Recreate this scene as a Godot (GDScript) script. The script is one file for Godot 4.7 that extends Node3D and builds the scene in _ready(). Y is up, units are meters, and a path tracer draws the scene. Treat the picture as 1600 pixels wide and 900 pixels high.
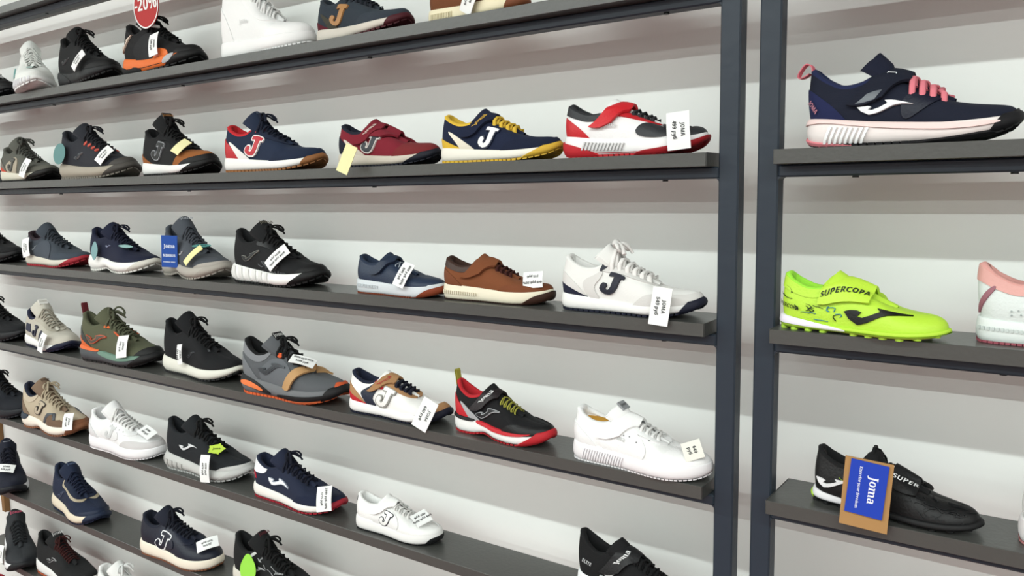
extends Node3D

# ---------------------------------------------------------------- helpers
const NT := 56
const NS := 12
var mats := {}
var texts := {}
var taken := {}
var tex := {}
var ROWS := {"Z": 0.75, "A": 0.5, "B": 0.25, "C": 0.0, "D": -0.25, "E": -0.5, "F": -0.75, "G": -1.0, "H": -1.25}
const Z_FRONT := 0.0288
const Z_BACK := -0.0818
const Z_WALL := -0.148
const FLOOR_Y := -1.52
const CEIL_Y := 1.835

class Acc:
	var v := PackedVector3Array()
	var n := PackedVector3Array()
	func tri(a: Vector3, b: Vector3, c: Vector3, na: Vector3, nb: Vector3, nc: Vector3) -> void:
		var f := (b - a).cross(c - a)
		if f.length_squared() < 1e-18:
			return
		if f.dot(na + nb + nc) > 0.0:
			v.append_array(PackedVector3Array([a, c, b])); n.append_array(PackedVector3Array([na, nc, nb]))
		else:
			v.append_array(PackedVector3Array([a, b, c])); n.append_array(PackedVector3Array([na, nb, nc]))
	func quad(a: Vector3, b: Vector3, c: Vector3, d: Vector3, na: Vector3, nb: Vector3, nc: Vector3, nd: Vector3) -> void:
		tri(a, b, c, na, nb, nc); tri(a, c, d, na, nc, nd)
	func flat(a: Vector3, b: Vector3, c: Vector3, d: Vector3, out: Vector3) -> void:
		var f := (b - a).cross(c - a)
		if f.length_squared() < 1e-18:
			f = (c - a).cross(d - a)
		f = f.normalized()
		if f.dot(out) < 0.0:
			f = -f
		quad(a, b, c, d, f, f, f, f)
	# rows of points, smooth normals; flip turns the normals to the other face
	func sheet(rows: Array, flip := false) -> void:
		var h := rows.size()
		var w: int = rows[0].size()
		var ns := []
		for i in h:
			var r := PackedVector3Array()
			for j in w:
				var du: Vector3 = rows[mini(i + 1, h - 1)][j] - rows[maxi(i - 1, 0)][j]
				var dv: Vector3 = rows[i][mini(j + 1, w - 1)] - rows[i][maxi(j - 1, 0)]
				if du.length_squared() < 1e-12:
					var jj := clampi(j, 1, w - 2)
					du = rows[mini(i + 1, h - 1)][jj] - rows[maxi(i - 1, 0)][jj]
				if dv.length_squared() < 1e-12:
					var ii := clampi(i, 1, h - 2)
					dv = rows[ii][mini(j + 1, w - 1)] - rows[ii][maxi(j - 1, 0)]
				var c := du.cross(dv).normalized()
				r.append(-c if flip else c)
			ns.append(r)
		for i in h - 1:
			for j in w - 1:
				quad(rows[i][j], rows[i + 1][j], rows[i + 1][j + 1], rows[i][j + 1], ns[i][j], ns[i + 1][j], ns[i + 1][j + 1], ns[i][j + 1])
	func box(lo: Vector3, hi: Vector3, bev := 0.0) -> void:
		# a box whose edges are chamfered by bev
		var c := (lo + hi) / 2.0
		var e := (hi - lo) / 2.0
		var ax := [Vector3.RIGHT, Vector3.UP, Vector3.BACK]
		for k in 3:
			for s in [-1.0, 1.0]:
				var a: Vector3 = ax[k]; var b: Vector3 = ax[(k + 1) % 3]; var d: Vector3 = ax[(k + 2) % 3]
				var eb := b * (e.dot(b) - bev); var ed := d * (e.dot(d) - bev)
				var m: Vector3 = c + a * e.dot(a) * s
				flat(m + eb + ed, m - eb + ed, m - eb - ed, m + eb - ed, a * s)
				if bev > 0.0:
					for s2 in [-1.0, 1.0]:
						var p: Vector3 = c + a * e.dot(a) * s + b * (e.dot(b) - bev) * s2
						var q: Vector3 = c + a * (e.dot(a) - bev) * s + b * e.dot(b) * s2
						flat(p + ed, q + ed, q - ed, p - ed, a * s + b * s2)
		if bev > 0.0:
			for sx in [-1.0, 1.0]:
				for sy in [-1.0, 1.0]:
					for sz in [-1.0, 1.0]:
						var o := Vector3(sx, sy, sz)
						var i := e - Vector3.ONE * bev
						var p := [c + o * Vector3(e.x, i.y, i.z), c + o * Vector3(i.x, e.y, i.z), c + o * Vector3(i.x, i.y, e.z)]
						var nn := o.normalized()
						tri(p[0], p[1], p[2], nn, nn, nn)
	func tube(path: Array, r: float, sides := 6, squash := 1.0, up := Vector3.UP) -> void:
		var rings := []
		for i in path.size():
			var d: Vector3 = (path[mini(i + 1, path.size() - 1)] - path[maxi(i - 1, 0)]).normalized()
			var x := d.cross(up)
			x = (d.cross(Vector3(0.3, 0.2, 1)) if x.length() < 0.05 else x).normalized()
			var y := x.cross(d).normalized()
			var ring := PackedVector3Array(); var nr := PackedVector3Array()
			for k in sides + 1:
				var a := TAU * k / sides
				ring.append(path[i] + (x * cos(a) + y * sin(a) * squash) * r)
				nr.append((x * cos(a) * squash + y * sin(a)).normalized())
			rings.append([ring, nr])
		for i in rings.size() - 1:
			for k in sides:
				quad(rings[i][0][k], rings[i + 1][0][k], rings[i + 1][0][k + 1], rings[i][0][k + 1], rings[i][1][k], rings[i + 1][1][k], rings[i + 1][1][k + 1], rings[i][1][k + 1])
		for e in [0, rings.size() - 1]:
			var m: Vector3 = path[e]
			var dd: Vector3 = (path[0] - path[1]).normalized() if e == 0 else (path[-1] - path[-2]).normalized()
			for k in sides:
				tri(m, rings[e][0][k], rings[e][0][k + 1], dd, dd, dd)
	func disc(c: Vector3, nrm: Vector3, r0: float, r1: float, seg := 40) -> void:
		var x := nrm.cross(Vector3.UP if absf(nrm.y) < 0.9 else Vector3.RIGHT).normalized()
		var y := nrm.cross(x).normalized()
		for k in seg:
			var a := TAU * k / seg; var b := TAU * (k + 1) / seg
			var u := x * cos(a) + y * sin(a); var w := x * cos(b) + y * sin(b)
			quad(c + u * r0, c + u * r1, c + w * r1, c + w * r0, nrm, nrm, nrm, nrm)
	func mesh() -> ArrayMesh:
		var a := []
		a.resize(Mesh.ARRAY_MAX)
		a[Mesh.ARRAY_VERTEX] = v
		a[Mesh.ARRAY_NORMAL] = n
		var m := ArrayMesh.new()
		if v.size():
			m.add_surface_from_arrays(Mesh.PRIMITIVE_TRIANGLES, a)
		return m

func numbered(called: String) -> String:
	var k: int = taken.get(called, 0)
	taken[called] = k + 1
	return called if k == 0 else "%s_%03d" % [called, k]

func noise_tex(freq: float, bump: float, seed_: int, size := 256, fractal := 3) -> NoiseTexture2D:
	var f := FastNoiseLite.new()
	f.seed = seed_; f.frequency = freq; f.fractal_octaves = fractal
	var t := NoiseTexture2D.new()
	t.width = size; t.height = size; t.seamless = true; t.noise = f
	t.as_normal_map = true; t.bump_strength = bump
	return t

func weave_tex(step: int) -> ImageTexture:
	var s := 128
	var im := Image.create(s, s, false, Image.FORMAT_RGB8)
	for y in s:
		for x in s:
			var a := sin(TAU * x / step) * 0.5 + 0.5
			var b := sin(TAU * y / step) * 0.5 + 0.5
			var over := (int(x * 2.0 / step) + int(y * 2.0 / step)) % 2 == 0
			var h := a * 0.7 + b * 0.3 if over else b * 0.7 + a * 0.3
			im.set_pixel(x, y, Color(h, h, h))
	im.bump_map_to_normal_map(2.5)
	return ImageTexture.create_from_image(im)

func dyed(c: Color) -> Color:
	# base colour of a dyed material from a colour picked under shop light: deeper, a little less saturated
	var l := c.srgb_to_linear()
	var g := l.get_luminance()
	l = l.lerp(Color(g, g, g), 0.1)
	return Color(0.86 * pow(l.r, 1.16), 0.86 * pow(l.g, 1.16), 0.86 * pow(l.b, 1.16)).linear_to_srgb()

func smooth(path: Array, n := 4) -> Array:
	var r := []
	for i in path.size() - 1:
		var a: Vector3 = path[maxi(i - 1, 0)]; var b: Vector3 = path[i]; var c: Vector3 = path[i + 1]; var e: Vector3 = path[mini(i + 2, path.size() - 1)]
		for k in n:
			r.append(b.cubic_interpolate(c, a, e, float(k) / n))
	r.append(path[-1])
	return r

func mat(hex: String, kind := "mesh") -> StandardMaterial3D:
	var key := hex + kind
	if mats.has(key):
		return mats[key]
	var m := StandardMaterial3D.new()
	m.resource_name = kind + "_" + hex
	m.albedo_color = dyed(Color(hex))
	m.metallic_specular = 0.4
	var nt: Texture2D = null
	var sc := 1.0
	match kind:
		"mesh":
			m.roughness = 0.85; nt = tex.weave; sc = 70.0; m.normal_scale = 0.5
			m.rim_enabled = true; m.rim = 0.15; m.rim_tint = 0.6
		"suede":
			m.roughness = 0.95; nt = tex.grain; sc = 22.0; m.normal_scale = 0.35
			m.rim_enabled = true; m.rim = 0.25; m.rim_tint = 0.7
		"leather":
			m.roughness = 0.5; nt = tex.grain; sc = 14.0; m.normal_scale = 0.3
		"foam":
			m.roughness = 0.6; nt = tex.soft; sc = 10.0; m.normal_scale = 0.15
		"rubber":
			m.roughness = 0.65; nt = tex.soft; sc = 16.0; m.normal_scale = 0.2
		"gloss":
			m.roughness = 0.28
		"lace":
			m.roughness = 0.9; nt = tex.weave; sc = 130.0; m.normal_scale = 0.6
		"paper":
			m.roughness = 0.7
		"ink":
			m.roughness = 0.6
		"metal":
			m.roughness = 0.42; nt = tex.soft; sc = 5.0; m.normal_scale = 0.12
	if nt:
		m.normal_enabled = true; m.normal_texture = nt
		m.uv1_triplanar = true; m.uv1_scale = Vector3.ONE * sc
	mats[key] = m
	return m

func put(called: String, acc: Acc, m: Material, parent: Node3D) -> MeshInstance3D:
	var o := MeshInstance3D.new()
	o.name = called; o.mesh = acc.mesh(); o.material_override = m
	parent.add_child(o, true)
	return o

func thing(called: String, label: String, category: String, at := Vector3.ZERO, turn := 0.0, group := "") -> Node3D:
	var o := Node3D.new()
	o.name = numbered(called); add_child(o)
	o.position = at; o.rotation.y = turn
	o.set_meta("label", label); o.set_meta("category", category)
	if group:
		o.set_meta("group", group)
	return o

func structure(called: String, acc: Acc, m: Material) -> MeshInstance3D:
	var o := put(called, acc, m, self)
	o.set_meta("kind", "structure")
	return o

func keyed(keys: Array, t: float) -> Array:
	# smooth interpolation of rows [t, a, b, ...]
	var i := 0
	while i < keys.size() - 2 and t > keys[i + 1][0]:
		i += 1
	var k0: Array = keys[maxi(i - 1, 0)]; var k1: Array = keys[i]; var k2: Array = keys[i + 1]; var k3: Array = keys[mini(i + 2, keys.size() - 1)]
	var d: float = k2[0] - k1[0]
	var u := clampf((t - k1[0]) / d, 0.0, 1.0)
	var r := []
	for c in range(1, k1.size()):
		var m1: float = (k2[c] - k0[c]) / maxf(k2[0] - k0[0], 1e-5) * d
		var m2: float = (k3[c] - k1[c]) / maxf(k3[0] - k1[0], 1e-5) * d
		if (k1[c] - k0[c]) * (k2[c] - k1[c]) <= 0.0: m1 = 0.0
		if (k2[c] - k1[c]) * (k3[c] - k2[c]) <= 0.0: m2 = 0.0
		if i == 0: m1 = (k2[c] - k1[c]) * 1.2
		if i + 2 >= keys.size(): m2 = (k2[c] - k1[c]) * 0.8
		var u2 := u * u; var u3 := u2 * u
		r.append((2 * u3 - 3 * u2 + 1) * k1[c] + (u3 - 2 * u2 + u) * m1 + (-2 * u3 + 3 * u2) * k2[c] + (u3 - u2) * m2)
	return r

func font(serif: bool, bold := true) -> SystemFont:
	var f := SystemFont.new()
	f.font_names = PackedStringArray(["Droid Serif" if serif else "Droid Sans"])
	f.font_weight = 700 if bold else 400
	return f

func glyphs(s: String, serif := false, bold := true) -> PackedVector2Array:
	# triangles of a line of text, 1 high for a capital, centred on its middle
	var key := "%s|%s|%s" % [s, serif, bold]
	if texts.has(key):
		return texts[key]
	var tm := TextMesh.new()
	tm.font = font(serif, bold); tm.text = s; tm.font_size = 48; tm.pixel_size = 1.0 / 34.5; tm.depth = 0.0; tm.curve_step = 3.0
	var a := tm.get_mesh_arrays()
	var vs: PackedVector3Array = a[Mesh.ARRAY_VERTEX]
	var ix: PackedInt32Array = a[Mesh.ARRAY_INDEX] if a[Mesh.ARRAY_INDEX] != null else PackedInt32Array(range(vs.size()))
	var r := PackedVector2Array()
	for i in range(0, ix.size(), 3):
		var p := [vs[ix[i]], vs[ix[i + 1]], vs[ix[i + 2]]]
		if absf(p[0].z - p[1].z) < 1e-6 and absf(p[0].z - p[2].z) < 1e-6 and p[0].z > -1e-6:
			for q in p:
				r.append(Vector2(q.x, q.y))
	if r.size():
		var lo := r[0]; var hi := r[0]
		for q in r:
			lo = lo.min(q); hi = hi.max(q)
		for i in r.size():
			r[i] -= (lo + hi) / 2.0
	texts[key] = r
	return r

func print_on(acc: Acc, s: String, o: Vector3, right: Vector3, up: Vector3, size: float, serif := false, bold := true) -> void:
	var nrm := right.cross(up).normalized()
	var g := glyphs(s, serif, bold)
	for i in range(0, g.size(), 3):
		acc.tri(o + (right * g[i].x + up * g[i].y) * size, o + (right * g[i + 1].x + up * g[i + 1].y) * size, o + (right * g[i + 2].x + up * g[i + 2].y) * size, nrm, nrm, nrm)

# ---------------------------------------------------------------- shoes
# Half outline of a sole, [t, x, z] in shoe lengths, heel to toe
var OUTLINE := [[0.0, 0.0, 0.0], [0.035, 0.008, 0.055], [0.07, 0.035, 0.095], [0.13, 0.1, 0.12], [0.27, 0.25, 0.126], [0.41, 0.4, 0.13], [0.55, 0.55, 0.153], [0.68, 0.68, 0.17], [0.79, 0.8, 0.162], [0.88, 0.9, 0.128], [0.94, 0.962, 0.082], [0.975, 0.99, 0.042], [1.0, 1.0, 0.0]]
# The edge of the upper, [t, x, y, z, k]: collar, throat and the ridge of the toe box; k 0 stands upright, 1 lies over
var RIM := {
	"low": [[0.0, 0.022, 0.365, 0.0, 0.0], [0.035, 0.026, 0.363, 0.03, 0.0], [0.07, 0.04, 0.355, 0.055, 0.0], [0.14, 0.10, 0.322, 0.082, 0.0], [0.24, 0.2, 0.29, 0.092, 0.0], [0.33, 0.28, 0.30, 0.086, 0.05], [0.41, 0.35, 0.338, 0.068, 0.2], [0.48, 0.42, 0.33, 0.052, 0.5], [0.60, 0.54, 0.278, 0.046, 0.8], [0.70, 0.64, 0.232, 0.036, 1.0], [0.76, 0.69, 0.21, 0.0, 1.0], [0.86, 0.78, 0.188, 0.0, 1.0], [0.94, 0.86, 0.175, 0.0, 1.0], [1.0, 0.90, 0.162, 0.0, 1.0]],
	"run": [[0.0, 0.0, 0.40, 0.0, 0.0], [0.035, 0.008, 0.397, 0.028, 0.0], [0.07, 0.03, 0.385, 0.052, 0.0], [0.14, 0.10, 0.338, 0.08, 0.0], [0.24, 0.2, 0.302, 0.09, 0.0], [0.33, 0.28, 0.32, 0.084, 0.05], [0.41, 0.36, 0.358, 0.066, 0.2], [0.48, 0.43, 0.345, 0.052, 0.5], [0.60, 0.55, 0.285, 0.046, 0.8], [0.70, 0.65, 0.235, 0.036, 1.0], [0.76, 0.70, 0.212, 0.0, 1.0], [0.86, 0.79, 0.188, 0.0, 1.0], [0.94, 0.87, 0.172, 0.0, 1.0], [1.0, 0.915, 0.158, 0.0, 1.0]],
	"court": [[0.0, 0.03, 0.36, 0.0, 0.0], [0.035, 0.034, 0.358, 0.032, 0.0], [0.07, 0.048, 0.35, 0.057, 0.0], [0.14, 0.10, 0.315, 0.085, 0.0], [0.24, 0.2, 0.282, 0.094, 0.0], [0.33, 0.28, 0.292, 0.088, 0.05], [0.41, 0.35, 0.33, 0.07, 0.2], [0.48, 0.42, 0.325, 0.054, 0.5], [0.60, 0.54, 0.28, 0.048, 0.8], [0.70, 0.64, 0.242, 0.036, 1.0], [0.76, 0.69, 0.225, 0.0, 1.0], [0.86, 0.78, 0.205, 0.0, 1.0], [0.94, 0.85, 0.192, 0.0, 1.0], [1.0, 0.89, 0.178, 0.0, 1.0]],
	"high": [[0.0, 0.03, 0.56, 0.0, 0.0], [0.035, 0.034, 0.56, 0.032, 0.0], [0.07, 0.048, 0.56, 0.06, 0.0], [0.14, 0.10, 0.55, 0.085, 0.0], [0.24, 0.2, 0.54, 0.094, 0.0], [0.33, 0.28, 0.56, 0.08, 0.0], [0.41, 0.33, 0.55, 0.055, 0.1], [0.48, 0.38, 0.46, 0.05, 0.3], [0.60, 0.5, 0.32, 0.048, 0.7], [0.70, 0.63, 0.25, 0.036, 1.0], [0.76, 0.69, 0.225, 0.0, 1.0], [0.86, 0.78, 0.205, 0.0, 1.0], [0.94, 0.85, 0.192, 0.0, 1.0], [1.0, 0.89, 0.178, 0.0, 1.0]],
}
# Midsole, [t, top, bottom]
var SOLE := {
	"run": [[0.0, 0.142, 0.045], [0.06, 0.138, 0.012], [0.15, 0.13, 0.0], [0.32, 0.108, 0.0], [0.48, 0.094, 0.0], [0.66, 0.088, 0.0], [0.8, 0.092, 0.012], [0.92, 0.106, 0.045], [1.0, 0.126, 0.085]],
	"arch": [[0.0, 0.148, 0.045], [0.06, 0.14, 0.012], [0.15, 0.128, 0.0], [0.27, 0.124, 0.006], [0.4, 0.108, 0.03], [0.5, 0.092, 0.006], [0.66, 0.088, 0.0], [0.8, 0.092, 0.012], [0.92, 0.106, 0.045], [1.0, 0.126, 0.085]],
	"jog": [[0.0, 0.106, 0.025], [0.06, 0.104, 0.004], [0.15, 0.1, 0.0], [0.32, 0.085, 0.0], [0.48, 0.073, 0.0], [0.66, 0.064, 0.0], [0.8, 0.068, 0.012], [0.92, 0.084, 0.04], [1.0, 0.11, 0.08]],
	"court": [[0.0, 0.13, 0.012], [0.06, 0.127, 0.0], [0.3, 0.114, 0.0], [0.5, 0.102, 0.0], [0.7, 0.096, 0.0], [0.82, 0.098, 0.006], [0.92, 0.106, 0.022], [1.0, 0.118, 0.045]],
	"boot": [[0.0, 0.095, 0.03], [0.08, 0.085, 0.022], [0.2, 0.07, 0.02], [0.4, 0.052, 0.02], [0.66, 0.05, 0.018], [0.8, 0.054, 0.022], [0.92, 0.066, 0.036], [1.0, 0.08, 0.055]],
}
var PANEL := {
	"heel": [[0.0, 0.0], [0.26, 0.0], [0.19, 0.4], [0.1, 0.62], [0.0, 0.66]],
	"heel_low": [[0.0, 0.0], [0.3, 0.0], [0.2, 0.14], [0.1, 0.28], [0.0, 0.34]],
	"heel_high": [[0.0, 0.55], [0.08, 0.52], [0.17, 0.62], [0.24, 0.8], [0.26, 1.0], [0.0, 1.0]],
	"heel_bar": [[0.25, 0.0], [0.37, 0.0], [0.29, 0.3], [0.2, 0.6], [0.13, 0.64], [0.2, 0.35]],
	"toe": [[0.82, 0.0], [1.0, 0.0], [1.0, 0.75], [0.94, 0.6], [0.87, 0.3]],
	"toe_low": [[0.74, 0.0], [1.0, 0.0], [1.0, 0.42], [0.9, 0.32], [0.81, 0.2]],
	"toe_over": [[0.66, 0.0], [1.0, 0.0], [1.0, 1.0], [0.83, 1.0], [0.79, 0.7], [0.73, 0.35]],
	"mudguard": [[0.58, 0.0], [1.0, 0.0], [1.0, 0.5], [0.9, 0.42], [0.78, 0.42], [0.68, 0.3]],
	"eyestay": [[0.37, 0.82], [0.41, 1.0], [0.76, 1.0], [0.77, 0.86], [0.68, 0.7], [0.55, 0.66], [0.44, 0.68]],
	"eyestay_wide": [[0.36, 0.7], [0.40, 1.0], [0.76, 1.0], [0.79, 0.72], [0.68, 0.5], [0.55, 0.45], [0.42, 0.55]],
	"quarter": [[0.3, 0.0], [0.58, 0.0], [0.63, 0.3], [0.56, 0.72], [0.42, 0.75], [0.32, 0.62], [0.27, 0.35]],
	"window": [[0.32, 0.12], [0.54, 0.12], [0.58, 0.35], [0.5, 0.66], [0.36, 0.66], [0.28, 0.4]],
	"collar": [[0.0, 0.72], [0.1, 0.72], [0.2, 0.74], [0.32, 0.76], [0.38, 0.88], [0.4, 1.0], [0.0, 1.0]],
	"foxing": [[0.1, 0.0], [0.9, 0.0], [0.86, 0.1], [0.5, 0.14], [0.2, 0.12]],
	"bumper": [[0.86, 0.0], [1.0, 0.0], [1.0, 1.0], [0.93, 1.0], [0.89, 0.6]],
	"bumper_long": [[0.74, 0.0], [1.0, 0.0], [1.0, 1.0], [0.92, 1.0], [0.86, 0.55]],
	"low_half": [[0.0, 0.0], [1.0, 0.0], [1.0, 0.42], [0.0, 0.42]],
	"low_front": [[0.5, 0.0], [1.0, 0.0], [1.0, 0.5], [0.8, 0.5], [0.6, 0.2]],
	"low_heel": [[0.0, 0.0], [0.34, 0.0], [0.3, 0.2], [0.12, 0.5], [0.0, 0.55]],
	"wave": [[0.0, 0.55], [0.12, 0.5], [0.3, 0.25], [0.42, 0.2], [0.34, 0.5], [0.16, 0.85], [0.0, 0.9]],
}
var LETTER_J := [[0.28, 1.0], [1.04, 1.0], [1.04, 0.8], [0.9, 0.79], [0.88, 0.32], [0.8, 0.12], [0.64, 0.0], [0.4, -0.03], [0.16, 0.05], [0.01, 0.2], [0.0, 0.37], [0.1, 0.48], [0.26, 0.46], [0.35, 0.35], [0.3, 0.22], [0.4, 0.15], [0.52, 0.2], [0.57, 0.34], [0.57, 0.79], [0.28, 0.8]]
var WING := [[0.0, 0.2], [0.1, 0.2], [0.2, 0.185], [0.26, 0.155], [0.2, 0.105], [0.28, 0.082], [0.4, 0.105], [0.55, 0.165], [0.5, 0.23], [0.63, 0.215], [1.0, 0.165], [0.8, 0.15], [0.65, 0.12], [0.45, 0.04], [0.35, 0.01], [0.22, 0.0], [0.08, 0.09]]

class Hull:
	# half of a surface sampled over t (heel to toe) and s (bottom to top); the other half is its mirror image
	var p := PackedVector3Array()
	var n := PackedVector3Array()
	var nt: int
	var ns: int
	func normals() -> void:
		n.resize(p.size())
		for i in nt + 1:
			for j in ns + 1:
				var a := p[mini(i + 1, nt) * (ns + 1) + j] - p[maxi(i - 1, 0) * (ns + 1) + j]
				if i == 0 or i == nt:      # across the middle plane
					a = Vector3(0, 0, 1) if i == 0 else Vector3(0, 0, -1)
				var b := p[i * (ns + 1) + mini(j + 1, ns)] - p[i * (ns + 1) + maxi(j - 1, 0)]
				if a.length_squared() < 1e-12:
					a = Vector3(1, 0, 0)
				var c := b.cross(a)
				n[i * (ns + 1) + j] = Vector3.UP if c.length_squared() < 1e-14 else -c.normalized()
	func at(t: float, s: float, off: float, side: float) -> Vector3:
		var x := clampf(t, 0, 1) * nt; var y := clampf(s, 0, 1) * ns
		var i := mini(int(x), nt - 1); var j := mini(int(y), ns - 1)
		var u := x - i; var w := y - j; var k := ns + 1
		var a := i * k + j
		var q := (p[a] * (1 - w) + p[a + 1] * w) * (1 - u) + (p[a + k] * (1 - w) + p[a + k + 1] * w) * u
		if off != 0.0:
			q += normal(t, s, 1.0) * off
		return Vector3(q.x, q.y, q.z * side)
	func normal(t: float, s: float, side: float) -> Vector3:
		var x := clampf(t, 0, 1) * nt; var y := clampf(s, 0, 1) * ns
		var i := mini(int(x), nt - 1); var j := mini(int(y), ns - 1)
		var u := x - i; var w := y - j; var k := ns + 1
		var a := i * k + j
		var q := ((n[a] * (1 - w) + n[a + 1] * w) * (1 - u) + (n[a + k] * (1 - w) + n[a + k + 1] * w) * u).normalized()
		return Vector3(q.x, q.y, q.z * side)
	func cover(acc: Acc, poly: PackedVector2Array, off: float, sides: Array) -> void:
		# a piece of material cut to the polygon (t, s), laid on the surface with edges of its own
		if Geometry2D.is_polygon_clockwise(poly):
			poly.reverse()
		var lo := poly[0]; var hi := poly[0]
		for q in poly:
			lo = lo.min(q); hi = hi.max(q)
		for i in range(maxi(0, int(lo.x * nt)), mini(nt, int(ceil(hi.x * nt)))):
			for j in range(maxi(0, int(lo.y * ns)), mini(ns, int(ceil(hi.y * ns)))):
				var a := Vector2(float(i) / nt, float(j) / ns); var b := Vector2(float(i + 1) / nt, float(j + 1) / ns)
				for piece in Geometry2D.intersect_polygons(poly, PackedVector2Array([a, Vector2(b.x, a.y), b, Vector2(a.x, b.y)])):
					var ix := Geometry2D.triangulate_polygon(piece)
					for side in sides:
						var pp := []; var nn := []
						for q in piece:
							pp.append(at(q.x, q.y, off, side)); nn.append(normal(q.x, q.y, side))
						for k in range(0, ix.size(), 3):
							acc.tri(pp[ix[k]], pp[ix[k + 1]], pp[ix[k + 2]], nn[ix[k]], nn[ix[k + 1]], nn[ix[k + 2]])
		for e in poly.size():
			var a := poly[e]; var b := poly[(e + 1) % poly.size()]
			var parts := maxi(1, int(ceil(maxf(absf(b.x - a.x) * nt, absf(b.y - a.y) * ns))))
			for side in sides:
				for k in parts:
					var c := a.lerp(b, float(k) / parts); var d := a.lerp(b, float(k + 1) / parts)
					var p0 := at(c.x, c.y, off, side); var p1 := at(d.x, d.y, off, side)
					acc.flat(p0, p1, at(d.x, d.y, -0.0004, side), at(c.x, c.y, -0.0004, side), normal(c.x, c.y, side) * 0.1 + (p0 - at((lo.x + hi.x) / 2, (lo.y + hi.y) / 2, 0, side)))
	func chart(t: float, s: float) -> Array:
		# steps of (t, s) that move one metre along the surface, forward and up
		var e := 0.02
		var pt := (at(t + e, s, 0, 1) - at(t - e, s, 0, 1)) / (2 * e)
		var ps := (at(t, s + e, 0, 1) - at(t, s - e, 0, 1)) / (2 * e)
		var f := Vector3(1, 0, 0); var nn := normal(t, s, 1)
		f = (f - nn * f.dot(nn)).normalized()
		var u := nn.cross(f)
		if u.y < 0: u = -u
		var m := Transform2D(Vector2(pt.dot(f), pt.dot(u)), Vector2(ps.dot(f), ps.dot(u)), Vector2.ZERO).affine_inverse()
		return [m.x, m.y]

func rounded(poly: Array, times := 2) -> PackedVector2Array:
	var r := PackedVector2Array()
	for q in poly:
		r.append(Vector2(q[0], q[1]))
	for k in times:
		var n := PackedVector2Array()
		for i in r.size():
			var a := r[i]; var b := r[(i + 1) % r.size()]
			# corners on the edges of the sheet stay
			var fa := a.x <= 0.0 or a.x >= 1.0 or a.y <= 0.0 or a.y >= 1.0
			var fb := b.x <= 0.0 or b.x >= 1.0 or b.y <= 0.0 or b.y >= 1.0
			n.append(a if fa else a.lerp(b, 0.25))
			if not fb:
				n.append(a.lerp(b, 0.75))
		r = n
	return r

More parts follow.
